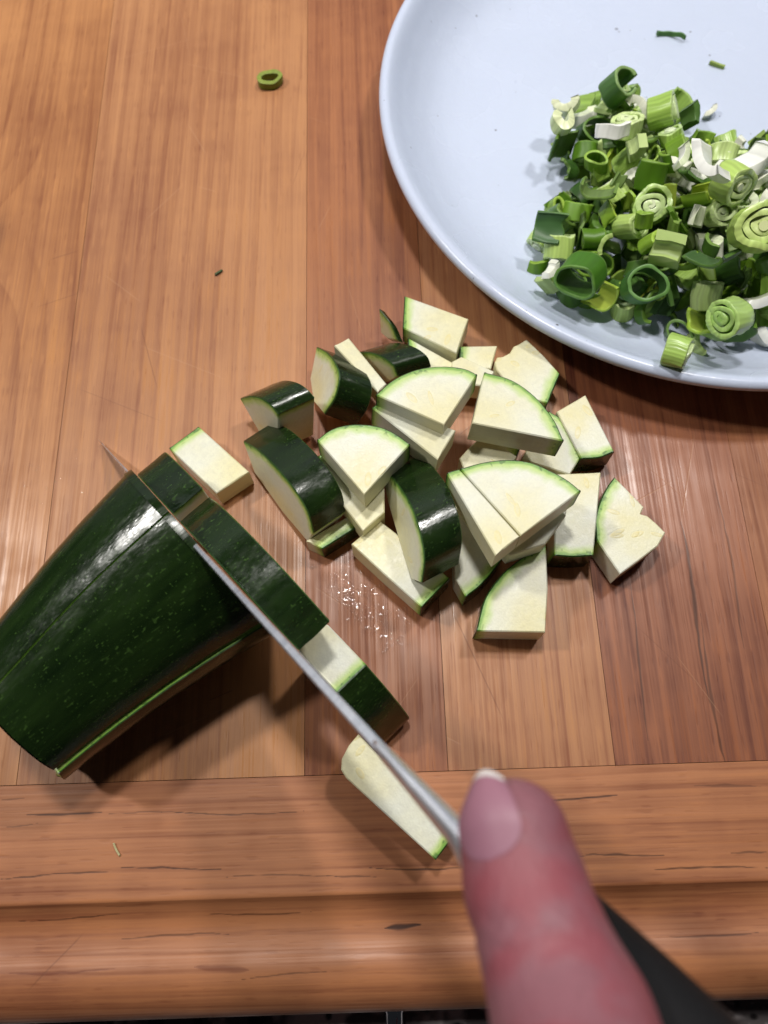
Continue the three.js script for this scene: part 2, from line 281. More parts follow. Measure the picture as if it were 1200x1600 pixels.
  for (const [d0, d1, flip] of [[0, bev / eL, false], [1, 1 - bev / eL, true]]) {
    const base = pos.length / 3;
    In.forEach((p) => { pos.push(...P3(p, d0).toArray()); uv.push(...uvOf(p)); });
    for (const [a, b, c] of tris) flip ? idx.push(base + a, base + c, base + b) : idx.push(base + a, base + b, base + c);
    for (let i = 0; i < m; i++) {
      const k = (i + 1) % m, q = pos.length / 3;
      for (const [l, d] of [[In[i], d0], [In[k], d0], [L[k], d1], [L[i], d1]]) { pos.push(...P3(l, d).toArray()); uv.push(...uvOf(l)); }
      flip ? idx.push(q, q + 1, q + 2, q, q + 2, q + 3) : idx.push(q, q + 2, q + 1, q, q + 3, q + 2);
    }
  }
  const middle = cen.clone().addScaledVector(ext, 0.5);
  mesh('cut_face', outward(geoFrom(pos, idx, uv), middle), capMat, gThing);
  // sides
  const da = bev / eL, db = 1 - da, rows = 7, sp = [], su = [], si = [], fp = [], fu = [], fi = [];
  const skinDist = L.map((p) => { let d = 1; for (const [a, b] of segs) d = Math.min(d, segDist(p[0], p[1], a, b)); return segs.length ? d : 0.016; });
  let run = 0; const bulge = o.bulge ?? 0;
  for (let i = 0; i < m; i++) {
    const k = (i + 1) % m, len = Math.hypot(L[k][0] - L[i][0], L[k][1] - L[i][1]), P = out[i].s ? sp : fp, U = out[i].s ? su : fu, I = out[i].s ? si : fi, q = P.length / 3;
    for (let r = 0; r <= rows; r++) for (const [j, u] of [[i, run], [k, run + len]]) {
      const d = mix(da, db, r / rows), w = out[i].s ? Math.sin(r / rows * Math.PI) * (0.00055 * (vn(L[j][0] * 260 + seed * 7, L[j][1] * 260 + d * eL * 330, seed) - 0.45) + 0.0002 * (vn(L[j][0] * 900 + d * eL * 900, L[j][1] * 900 + seed, seed + 3) - 0.5)) : Math.sin(r / rows * Math.PI) * (j === i ? wob[i] : wob[k]);
      const l = [L[j][0] * (1 + w * 40), L[j][1] * (1 + w * 40)];
      P.push(...P3(l, d).toArray());
      out[i].s ? U.push((u + seed * 0.013) / 0.06, (d * eL + seed * 0.017) / 0.06) : U.push(clamp(skinDist[j] / 0.03, 0.002, 0.98), (d * eL + seed * 0.0071) / 0.03);
    }
    for (let r = 0; r < rows; r++) { const a = q + r * 2; I.push(a, a + 2, a + 1, a + 1, a + 2, a + 3); }
    run += len;
  }
  if (fp.length) mesh('side', outward(geoFrom(fp, fi, fu), middle), sideMat, gThing);
  if (sp.length) { let g = geoFrom(sp, si, su); g.deleteAttribute('normal'); g = mergeVertices(g, 1e-6); g.computeVertexNormals(); mesh('skin', outward(g, middle), skinMat, gThing); }
  return gThing;
}

// ---------------------------------------------------------------- chopped zucchini on the board
const HEAP = 'chopped zucchini on the board';
let pieceSeed = 1;
// flat: outline of the upper face in photo pixels at height h (metres, optional slope), thickness t
function flat(label, h, t, pix, skin, o = {}) {
  const [gx, gz] = o.tilt ?? [0, 0], c = at(pix[0][0], pix[0][1], h), n = V(-gx, 1, -gz).normalize();
  const hit = (px, py) => { const d = at(px, py, 0).sub(EYE), k = c.clone().sub(EYE).dot(n) / d.dot(n); return EYE.clone().addScaledVector(d, k); };
  return chunk({ name: 'zucchini_piece', label, group: HEAP, pts: pix.map(([x, y]) => hit(x, y)), skin, ext: n.clone().multiplyScalar(-t), core: o.core ? hit(...o.core) : undefined, seeds: o.seeds, rough: o.rough, seed: pieceSeed++ });
}
// stood: outline with a height for every corner; 'to' is where corner 'from' lies on the far face
function stood(label, pix, skin, from, to, o = {}) {
  const p = pix.map(([x, y, h]) => at(x, y, h));
  return chunk({ name: 'zucchini_piece', label, group: HEAP, pts: p, skin, ext: at(...to).sub(p[from]), seeds: o.seeds ?? 2, core: o.core ? at(...o.core) : undefined, seed: pieceSeed++ });
}
flat('small pale zucchini strip lying beside the end of the uncut zucchini', 0.0102, 0.0098, [[264, 700], [310, 666], [389, 737], [338, 771]], [0], { seeds: 3 });
stood('zucchini chunk with green skin upwards and a tall yellow cut side', [[381, 618, 0.012], [393, 618, 0.0195], [410, 626, 0.0240], [422, 638, 0.0245], [432, 649, 0.0235], [442, 699, 0.002], [400, 680, 0.002]], [0, 1, 2, 3], 4, [490, 623, 0.0235]);
stood('long skin-up zucchini wedge next to the strip beside the uncut zucchini', [[381, 689, 0.012], [410, 703, 0.0195], [440, 740, 0.0245], [460, 773, 0.0255], [477, 803, 0.0235], [490, 833, 0.0165], [487, 843, 0.006], [443, 800, 0.0025], [393, 740, 0.0025]], [0, 1, 2, 3, 4], 2, [492, 706, 0.0235]);
flat('zucchini slab poking out under the long skin-up wedge', 0.0095, 0.0092, [[478, 845], [545, 806], [558, 824], [504, 858]], [2], { seeds: 0 });
stood('dark skinned zucchini chunk leaning with pale cut face beside the yellow sided chunk', [[475, 590, 0.004], [503, 543, 0.009], [513, 551, 0.0175], [522, 566, 0.023], [526, 588, 0.0255], [522, 619, 0.0215], [511, 648, 0.012], [493, 627, 0.004]], [1, 2, 3, 4, 5], 4, [578, 607, 0.0215]);
flat('thin pale zucchini sliver wedged between two dark skinned chunks', 0.019, 0.008, [[522, 540], [545, 528], [604, 600], [590, 613]], [], { seeds: 0 });
stood('small dark skin-up zucchini chunk below the pointed sliver', [[562, 548, 0.010], [577, 550, 0.0155], [599, 560, 0.0195], [614, 574, 0.0195], [623, 587, 0.016], [612, 594, 0.009], [598, 600, 0.006]], [0, 1, 2, 3], 2, [652, 545, 0.019]);
stood('small pointed zucchini sliver beside the square pale slice', [[594, 481, 0.0140], [610, 507, 0.0138], [623, 531, 0.0105], [606, 529, 0.006], [593, 520, 0.005]], [0, 1], 0, [603, 486, 0.012]);
flat('square pale zucchini slice at the tip of the heap towards the plate', 0.0125, 0.0085, [[632, 462], [732, 498], [713, 552], [629, 512]], [3], { core: [712, 508], tilt: [0.03, 0.02], seeds: 7 });
flat('pale zucchini piece tucked under the square slice', 0.0100, 0.0095, [[637, 527], [710, 568], [702, 592], [655, 592], [638, 547]], [4], { seeds: 2 });
flat('small zucchini piece with speckled green end behind the large half moons', 0.0098, 0.0094, [[719, 541], [777, 540], [767, 576], [716, 575]], [3], { seeds: 0 });
flat('pale zucchini piece mostly hidden behind the two large half moons', 0.0135, 0.009, [[706, 565], [721, 557], [772, 580], [764, 604], [704, 598]], [], { seeds: 2 });
flat('zucchini slice with torn seedy corner next to the plate shadow', 0.0125, 0.010, [[823, 530], [850, 556], [875, 584], [856, 630], [806, 616], [776, 578], [773, 566], [777, 558], [786, 557], [797, 551], [803, 541], [812, 537]], [2], { core: [792, 562], seeds: 9 });
flat('oblong zucchini slice with green end lying alone nearest the plate', 0.0112, 0.0108, [[870, 643], [915, 617], [960, 706], [936, 715], [908, 717]], [2, 3], { core: [893, 625], seeds: 2 });
flat('thin zucchini wedge under the right half moon', 0.0102, 0.0098, [[858, 642], [880, 656], [895, 676], [908, 713], [890, 741], [815, 718], [828, 690]], [0, 1, 2], { core: [820, 715], seeds: 3 });
flat('seedy zucchini chunk sunk in the middle of the heap', 0.0175, 0.0105, [[718, 716], [733, 699], [757, 678], [808, 713], [793, 740], [727, 740]], [], { core: [745, 705], seeds: 9 });
flat('zucchini piece showing only a green corner under the right half moon', 0.0150, 0.010, [[764, 676], [816, 694], [805, 718], [768, 712]], [1], { seeds: 1 });
flat('oblong zucchini slice with skin end towards the board edge, under the biggest half moon', 0.0128, 0.0125, [[868, 741], [939, 738], [927, 868], [896, 870], [866, 868]], [2, 3], { core: [905, 735], seeds: 3 });
flat('zucchini slice with ragged broken tip lying apart on dark plank', 0.0118, 0.0114, [[960, 745], [984, 769], [1006, 792], [1001, 803], [1012, 806], [1026, 818], [1040, 832], [1028, 853], [998, 876], [969, 897], [949, 868], [932, 843], [930, 812], [937, 785], [948, 762]], [11, 12, 13, 14], { core: [1012, 826], seeds: 10 });
flat('quarter round zucchini slice lying flat at the near edge of heap', 0.0125, 0.0121, [[744, 986], [757, 937], [780, 902], [814, 872], [853, 850], [856, 920], [852, 988]], [0, 1, 2, 3], { core: [850, 985], seeds: 3 });
flat('wedge of zucchini between the upright dark chunk and the quarter slice', 0.0125, 0.0120, [[704, 768], [712, 905], [728, 933], [752, 914], [776, 886], [789, 867], [770, 800]], [2, 3, 4], { seeds: 2 });
flat('zucchini slab with skin end lying under the upright dark chunk', 0.0128, 0.0122, [[549, 850], [593, 813], [648, 856], [703, 904], [659, 949], [600, 897]], [3], { core: [585, 835], seeds: 6 });
flat('shaded zucchini piece directly under the biggest half moon', 0.0205, 0.009, [[762, 830], [888, 772], [884, 806], [852, 850], [796, 868]], [], { seeds: 1 });
stood('upright zucchini chunk with broad dark green skin standing on the pale slab', [[604, 727, 0.0165], [624, 759, 0.026], [641, 792, 0.0315], [653, 836, 0.0325], [659, 874, 0.030], [661, 911, 0.022], [655, 903, 0.0135], [622, 844, 0.0130], [596, 787, 0.0130], [598, 737, 0.0135]], [0, 1, 2, 3, 4], 3, [713, 806, 0.0305]);
flat('yellowish zucchini piece under the round topped half moon beside the upright chunk', 0.0180, 0.0115, [[497, 712], [508, 706], [600, 740], [601, 800], [567, 830], [533, 785]], [0], { core: [590, 800], seeds: 3 });
flat('half moon zucchini slice with round top between upright chunk and long wedge', 0.0300, 0.0110, [[495, 687], [517, 671], [547, 663], [587, 665], [614, 675], [641, 694], [569, 773]], [0, 1, 2, 3, 4], { core: [566, 765], seeds: 5 });
flat('narrow zucchini slice in front of the large half moon, resting on heap', 0.0265, 0.0095, [[581, 637], [593, 627], [712, 672], [684, 718]], [0], { seeds: 2, tilt: [-0.05, 0.1] });
flat('large half moon zucchini slice lying behind the narrow slice', 0.0330, 0.0110, [[587, 617], [613, 594], [651, 577], [693, 572], [727, 576], [746, 585], [694, 664]], [0, 1, 2, 3, 4], { core: [690, 660], seeds: 6 });
flat('large half moon zucchini slice pointing to the dark plank, over the thin wedge', 0.0305, 0.0105, [[757, 581], [799, 593], [836, 619], [866, 656], [881, 689], [738, 661]], [0, 1, 2, 3], { core: [748, 655], seeds: 5, tilt: [-0.06, 0.04] });
flat('biggest half moon zucchini slice on top of the heap', 0.0340, 0.0100, [[719, 732], [756, 722], [793, 718], [829, 722], [860, 735], [887, 750], [908, 767], [814, 837]], [0, 1, 2, 3, 4, 5], { core: [815, 832], seeds: 5, tilt: [0.0, 0.05] });
flat('thin zucchini strip split from the biggest half moon', 0.0342, 0.0100, [[698, 739], [707, 735], [717.5, 732.5], [812, 838], [774, 868]], [0, 1], { seeds: 2, tilt: [0.0, 0.05] });
flat('seed marked zucchini slab lying across the front plank joint under the knife', 0.0135, 0.0130, [[534, 1186], [545, 1165], [560, 1147], [710, 1306], [681, 1344], [541, 1216], [533, 1203]], [3], { core: [545, 1190], seeds: 7 });

// ---------------------------------------------------------------- knife (blade plane through the cut)
const TIP = at(140, 672, 0.0065), SPN = atD(712, 1298, 0.118);
const KD = SPN.clone().sub(TIP).normalize();
const KS = KD.clone().cross(EYE.clone().sub(TIP)).normalize(); if (KS.x < 0) KS.negate();       // to the right of the blade
const KN = KS.clone().cross(KD).normalize(); if (KN.y < 0) KN.negate();                            // towards the spine
const KL = SPN.distanceTo(TIP);
const kp = (k, n, s) => TIP.clone().addScaledVector(KD, k).addScaledVector(KN, n).addScaledVector(KS, s);
{
  const knife = thing('chef_knife', 'long steel chef knife with black handle slicing the zucchini', 'knife');
  const steelT = paint(256, 256, (i, j) => { const n = vn(i * 0.9, j * 0.02, 4), m = fbm(i * 0.03, j * 0.03, 8, 3); return [0.62, 0.64, 0.67, 0.5 + 0.4 * (n - 0.5), 0.26 + 0.14 * (n - 0.5) + 0.12 * (m - 0.5)]; }, true);
  const steel = new THREE.MeshPhysicalMaterial({ color: new THREE.Color().setRGB(0.84, 0.87, 0.93), metalness: 1, roughness: 1.55, roughnessMap: steelT.aux, bumpMap: steelT.aux, bumpScale: 0.00003 });
  const B = KL - 0.019, N = 60, pos = [], idx = [], uv = [];
  for (let i = 0; i <= N; i++) {
    const k = Math.pow(i / N, 1.2) * B, f = k / B;
    const sp = -0.0062 * Math.pow(1 - clamp(k / 0.075), 2), ed = -0.0062 - 0.0375 * Math.pow(clamp(f), 0.55);
    const th = mix(0.0003, 0.0021, Math.pow(clamp(f), 0.9)) / 2, r = th * 0.35;
    const ring = [[sp - r, -th], [sp, -th + r], [sp, th - r], [sp - r, th], [mix(sp, ed, 0.5), th * 0.62], [ed + 0.002, th * 0.3], [ed, 0], [ed + 0.002, -th * 0.3], [mix(sp, ed, 0.5), -th * 0.62]];
    for (const [n, s] of ring) { pos.push(...kp(k, n, s).toArray()); uv.push(k / 0.05, n / 0.05); }
  }
  const M = 9;
  for (let i = 0; i < N; i++) for (let q = 0; q < M; q++) { const a = i * M + q, b = i * M + (q + 1) % M; idx.push(a, b, a + M, b, b + M, a + M); }
  for (let q = 1; q < M - 1; q++) idx.push(N * M, N * M + q, N * M + q + 1);
  let g = outward(geoFrom(pos, idx, uv), kp(KL * 0.6, -0.015, 0)).toNonIndexed(); g.computeVertexNormals();
  mesh('blade', g, steel, knife);
  // bolster and handle: rounded sections along the knife
  const tube = (stations, seg) => {
    const p = [], id = [], u = [];
    stations.forEach(([k, up, dn, w], i) => { for (let q = 0; q < seg; q++) { const a = q / seg * 2 * Math.PI, c = Math.cos(a), s = Math.sin(a), e = 0.7; const x = Math.sign(c) * Math.pow(Math.abs(c), e) * w, y = Math.sign(s) * Math.pow(Math.abs(s), e); p.push(...kp(k, y > 0 ? mix((up + dn) / 2, up, y) : mix((up + dn) / 2, dn, -y), x).toArray()); u.push(q / seg, k / 0.05); } });
    for (let i = 0; i < stations.length - 1; i++) for (let q = 0; q < seg; q++) { const a = i * seg + q, b = i * seg + (q + 1) % seg; id.push(a, a + seg, b, b, a + seg, b + seg); }
    for (const [o2, f] of [[0, 1], [(stations.length - 1) * seg, -1]]) for (let q = 1; q < seg - 1; q++) f > 0 ? id.push(o2, o2 + q, o2 + q + 1) : id.push(o2, o2 + q + 1, o2 + q);
    return outward(geoFrom(p, id, u), kp(stations[1][0], -0.012, 0));
  };
  mesh('bolster', tube([[B - 0.0035, 0.0002, -0.020, 0.0010], [B - 0.002, 0.0005, -0.023, 0.00145], [B + 0.004, 0.0006, -0.026, 0.0017], [B + 0.018, 0.0008, -0.026, 0.0024], [B + 0.028, 0.0012, -0.024, 0.0055], [B + 0.033, 0.0014, -0.0235, 0.0078]], 28), steel, knife);
  const grip = new THREE.MeshPhysicalMaterial({ color: new THREE.Color().setRGB(0.008, 0.008, 0.009), roughness: 0.75, specularIntensity: 0.35 });
  mesh('handle', tube([[B + 0.033, 0.0012, -0.0233, 0.0077], [B + 0.034, 0.0018, -0.024, 0.0086], [B + 0.05, 0.0022, -0.0245, 0.0096], [B + 0.08, 0.002, -0.027, 0.0105], [B + 0.115, 0.001, -0.0255, 0.0105], [B + 0.14, -0.001, -0.0285, 0.0108], [B + 0.15, -0.004, -0.030, 0.0098], [B + 0.154, -0.009, -0.027, 0.007]], 28), grip, knife);
}

// ---------------------------------------------------------------- uncut zucchini: quarters still lying together, and the slice being cut off
{
  const BD = V(KD.x, 0, KD.z).normalize(), M = V(-BD.z, 0, BD.x); if (M.x < 0) M.negate();   // along the cut; across it, away from the uncut fruit
  const O = at(430, 990, 0), toPlane = (p, off) => p.clone().addScaledVector(M, -(p.clone().sub(TIP).dot(KS) - off) / M.dot(KS));
  const wOf = (px, py, h) => at(px, py, h).sub(O).dot(BD), lOf = (px, py, h) => at(px, py, h).sub(O).dot(M);
  const QU = 'lengthwise zucchini quarters lying together';
  // silhouettes read off the photograph: [distance from cut, w]
  const HT = 0.027;
  const up = [[225, 757], [150, 826], [62, 924], [0, 1006], [-80, 1092]].map(([x, y]) => [-lOf(x, y, HT), wOf(x, y, HT)]);
  const dn = [[424, 987], [330, 1042], [260, 1091], [180, 1146], [95, 1217]].map(([x, y]) => [-lOf(x, y, 0.02), wOf(x, y, 0.02)]);
  const look = (t, l) => { if (l <= t[0][0]) return t[0][1] + (l - t[0][0]) * (t[1][1] - t[0][1]) / (t[1][0] - t[0][0]); for (let i = 1; i < t.length; i++) if (l <= t[i][0] || i === t.length - 1) return mix(t[i - 1][1], t[i][1], (l - t[i - 1][0]) / (t[i][0] - t[i - 1][0])); };
  const smooth = (t, l) => { let s = 0; for (let k = -3; k <= 3; k++) s += look(t, l + k * 0.006); return s / 7; };
  const LEN = dn[dn.length - 1][0] - 0.002;
  const rib = (a, l) => 1 + 0.013 * Math.cos(5 * a + 0.5) + 0.003 * Math.cos(10 * a + 1.3) + 0.007 * (fbm(a * 2 + 9, l * 60, 5, 2) - 0.5) + 0.006 * (fbm(a * 7 + 20, l * 240, 15, 2) - 0.5);
  const sect = (a, l) => { const w0 = smooth(up, l), w1 = smooth(dn, l), R = (w1 - w0) / 2; return [(w0 + w1) / 2 + R * rib(a, l) * (Math.cos(a) - 0.17 * Math.max(0, Math.sin(a)) ** 2), R * 0.96 + 0.85 * (0.0285 - R) + R * 0.96 * rib(a, l) * Math.sin(a)]; };
  const place = (w, y, l) => O.clone().addScaledVector(BD, w).addScaledVector(M, -l).add(V(0, y, 0));
  const GAP = 0.0004;
  const labels = ['upper zucchini quarter with dark glossy skin between the two lengthwise cuts', 'zucchini quarter forming the far upper side of the uncut length', 'zucchini quarter hidden at the bottom of the uncut length', 'zucchini quarter on the near lower side, below the pale cut line'];
  const DEG = Math.PI / 180, starts = [11, 87, 187, -85].map((a) => a * DEG), spans = [76, 100, 88, 96].map((a) => a * DEG);
  starts.forEach((a0, qi) => {
    const g = thing('zucchini_quarter', labels[qi], 'zucchini', QU), NA = 40, NL = 90;
    const span = spans[qi], slip = qi === 3 ? [0.0011, -0.0009] : qi === 1 ? [-0.0002, -0.0002] : [0, 0];
    const mid = a0 + span / 2, off = [GAP * Math.cos(mid) + slip[0], GAP * Math.sin(mid) + slip[1]];
    const sp = [], su = [], si = [], fp = [], fu = [], fi = [];
    const at3 = (fr, l, core) => {
      const a = a0 + fr * span; let [w, y] = sect(a, l); const [c0, c1] = [sect(0, l), sect(Math.PI, l)], cw = (c0[0] + c1[0]) / 2, cy = (sect(Math.PI / 2, l)[1] + sect(-Math.PI / 2, l)[1]) / 2;
      w = mix(cw, w, core); y = mix(cy, y, core);
      return [w + off[0], Math.max(0.0002, y + off[1])];
    };
    const ends = (w, y, l) => l <= 0 ? toPlane(place(w, y, 0), -0.00125) : l >= LEN ? place(w, y, LEN + 0.0022 * (vn(w * 160, y * 160, 4) - 0.5) + 0.34 * (0.03 - y) - 0.002) : place(w, y, l);
    for (let j = 0; j <= NL; j++) { const l = LEN * (j === 0 ? -1 : j / NL); for (let i = 0; i <= NA; i++) { const [w, y] = at3(i / NA, Math.max(l, 0), 1); sp.push(...ends(w, y, j === NL ? LEN : l).toArray()); su.push((a0 + i / NA * span) * 0.027 / 0.06, Math.max(0, l) / 0.06); } }
    for (let j = 0; j < NL; j++) for (let i = 0; i < NA; i++) { const a = j * (NA + 1) + i; si.push(a, a + NA + 1, a + 1, a + 1, a + NA + 1, a + NA + 2); }
    // lengthwise cut faces, then both ends
    for (const fr of [0, 1]) { const b = fp.length / 3, K = 6; for (let j = 0; j <= NL; j++) { const l = LEN * (j === 0 ? -1 : j / NL); for (let k = 0; k <= K; k++) { const [w, y] = at3(fr, Math.max(l, 0), 1 - k / K); fp.push(...ends(w, y, j === NL ? LEN : l).toArray()); fu.push(k / K * 0.9, l / 0.03); } } for (let j = 0; j < NL; j++) for (let k = 0; k < K; k++) { const a = b + j * (K + 1) + k; fi.push(a, a + 1, a + K + 1, a + 1, a + K + 2, a + K + 1); } }
    for (const l of [-1, LEN]) { const b = fp.length / 3, K = 6; for (let i = 0; i <= NA; i++) for (let k = 0; k <= K; k++) { const [w, y] = at3(i / NA, Math.max(0, l), 1 - k / K); fp.push(...ends(w, y, l).toArray()); fu.push(k / K * 0.9, i / NA); } for (let i = 0; i < NA; i++) for (let k = 0; k < K; k++) { const a = b + i * (K + 1) + k; fi.push(a, a + 1, a + K + 1, a + 1, a + K + 2, a + K + 1); } }
    const inner = place(...at3(0.5, LEN / 2, 0.5), LEN / 2);
    mesh('skin', outward(geoFrom(sp, si, su), inner), skinMat, g);
    mesh('flesh', outward(geoFrom(fp, fi, fu), inner), sideMat, g);
  });
  // the slice on the other side of the blade: two skin-up quarters and one that has slid away
  const A0 = wOf(250, 737, 0.022), A1 = wOf(502, 1003, 0.034), C2 = wOf(551, 1061, 0.029), C3 = wOf(624, 1139, 0.004);
  const cw = (A0 + A1) / 2 - 0.0005, ra = (A1 - A0) / 2 * 1.035, cy = 0.0245;
  const onCut = (w, y) => toPlane(place(w, Math.max(0.0003, y), 0), 0.00135), ext = KS.clone().multiplyScalar(0.0106);
  const arc = (a, b, n) => Array.from({ length: n + 1 }, (_, i) => { const t = mix(a, b, i / n) * Math.PI / 180; return onCut(cw + ra * Math.cos(t), cy + 0.0145 * Math.sin(t)); });
  const core = onCut(cw, cy), SL = 'quarters of the slice against the blade';
  const mk = (label, pts, skin) => chunk({ name: 'zucchini_slice', label, group: SL, pts, skin, ext, seeds: 4, core, seed: 200 + pieceSeed++ });
  const wN = mix(A0, A1, 0.72), rN = (A1 - wN) / Math.cos(55 * Math.PI / 180), yN = 0.0515 - rN;
  const arcN = Array.from({ length: 6 }, (_, i) => { const t = mix(150, 55, i / 5) * Math.PI / 180; return onCut(wN + rN * Math.cos(t), yN + rN * Math.sin(t)); });
  mk('far upper zucchini quarter slice standing against the knife blade', [...arc(196, 114.5, 5), onCut(mix(A0, A1, 0.285), 0.012)], [0, 1, 2, 3, 4]);
  mk('near upper zucchini quarter slice with bright highlight against the knife blade', [...arcN, onCut(wN, Math.max(0.003, yN + 0.002))], [0, 1, 2, 3, 4]);
  mk('zucchini quarter slice slid outwards, pale cut side up, against the blade', [onCut(A1 - 0.004, 0.0262), onCut(A1 + 0.001, 0.0275), onCut(C2, 0.0288), onCut(mix(C2, C3, 0.45), 0.0235), onCut(mix(C2, C3, 0.82), 0.0145), onCut(C3, 0.004), onCut(C3 - 0.004, 0.0004), onCut(A1 - 0.004, 0.0004)], [2, 3, 4, 5]);
}

// ---------------------------------------------------------------- plate
const PL = V(0.127, 0, -0.2378), PR = 0.1238;
const plateProf = [[0, 0.0035], [0.07, 0.0035], [0.085, 0.0037], [0.095, 0.0048], [0.103, 0.0074], [0.1095, 0.0115], [0.1145, 0.0163], [0.1178, 0.0202], [0.1195, 0.0219], [0.1208, 0.0227], [0.1221, 0.0228], [0.1232, 0.0222], [0.1238, 0.0211], [0.1235, 0.0196], [0.1222, 0.0175], [0.118, 0.0125], [0.112, 0.007], [0.104, 0.003], [0.095, 0.0012], [0.085, 0.0008], [0.08, 0.0002], [0.076, 0.0002], [0.074, 0.001], [0, 0.001]];
const plateY = (x, z) => { const r = Math.hypot(x - PL.x, z - PL.z); for (let i = 1; i < 9; i++) if (r <= plateProf[i][0]) return mix(plateProf[i - 1][1], plateProf[i][1], (r - plateProf[i - 1][0]) / (plateProf[i][0] - plateProf[i - 1][0])); return 0.022; };
{
  const plate = thing('dinner_plate', 'pale blue glazed stoneware coupe plate with rolled rim on the board', 'plate');
  plate.position.copy(PL);
  const curve = new THREE.SplineCurve(plateProf.map((p) => new THREE.Vector2(...p))).getPoints(140).map((p) => new THREE.Vector2(Math.max(0, p.x), p.y));
  const g = new THREE.LatheGeometry(curve, 160), p = g.attributes.position, uv = g.attributes.uv;
  for (let i = 0; i < p.count; i++) uv.setXY(i, 0.5 + p.getX(i) / 0.26, 0.5 + p.getZ(i) / 0.26);
  const R = rng(91), N = 1024, spots = Array.from({ length: 170 }, () => [R() * N, R() * N, 0.5 + Math.pow(R(), 4) * 2.2, 0.25 + 0.6 * R()]);
  const tx = paint(N, N, (i, j) => { const f = fbm(i * 0.012, j * 0.012, 2, 3), n = vn(i * 0.35, j * 0.35, 5); const k = 0.985 + 0.03 * (f - 0.5) + 0.012 * (n - 0.5); return [0.56 * k, 0.625 * k, 0.775 * k, 0.5 + 0.25 * (fbm(i * 0.05, j * 0.05, 7, 2) - 0.5) + 0.05 * (n - 0.5), 0.26 + 0.12 * (f - 0.5)]; });
  const d = tx.map.image.data;
  for (const [x, y, r, a] of spots) for (let j = -5; j <= 5; j++) for (let i = -5; i <= 5; i++) { const X = Math.round(x) + i, Y = Math.round(y) + j; if (X < 0 || Y < 0 || X >= N || Y >= N) continue; const q = a * sstep(r + 0.7, r - 0.5, Math.hypot(X - x, Y - y)), k = (Y * N + X) * 4; for (const [c, v] of [[0, 70], [1, 66], [2, 72]]) d[k + c] = mix(d[k + c], v, q); }
  mesh('glazed_body', g, new THREE.MeshPhysicalMaterial({ map: tx.map, roughness: 1, roughnessMap: tx.aux, bumpMap: tx.aux, bumpScale: 0.0004 }), plate);
}

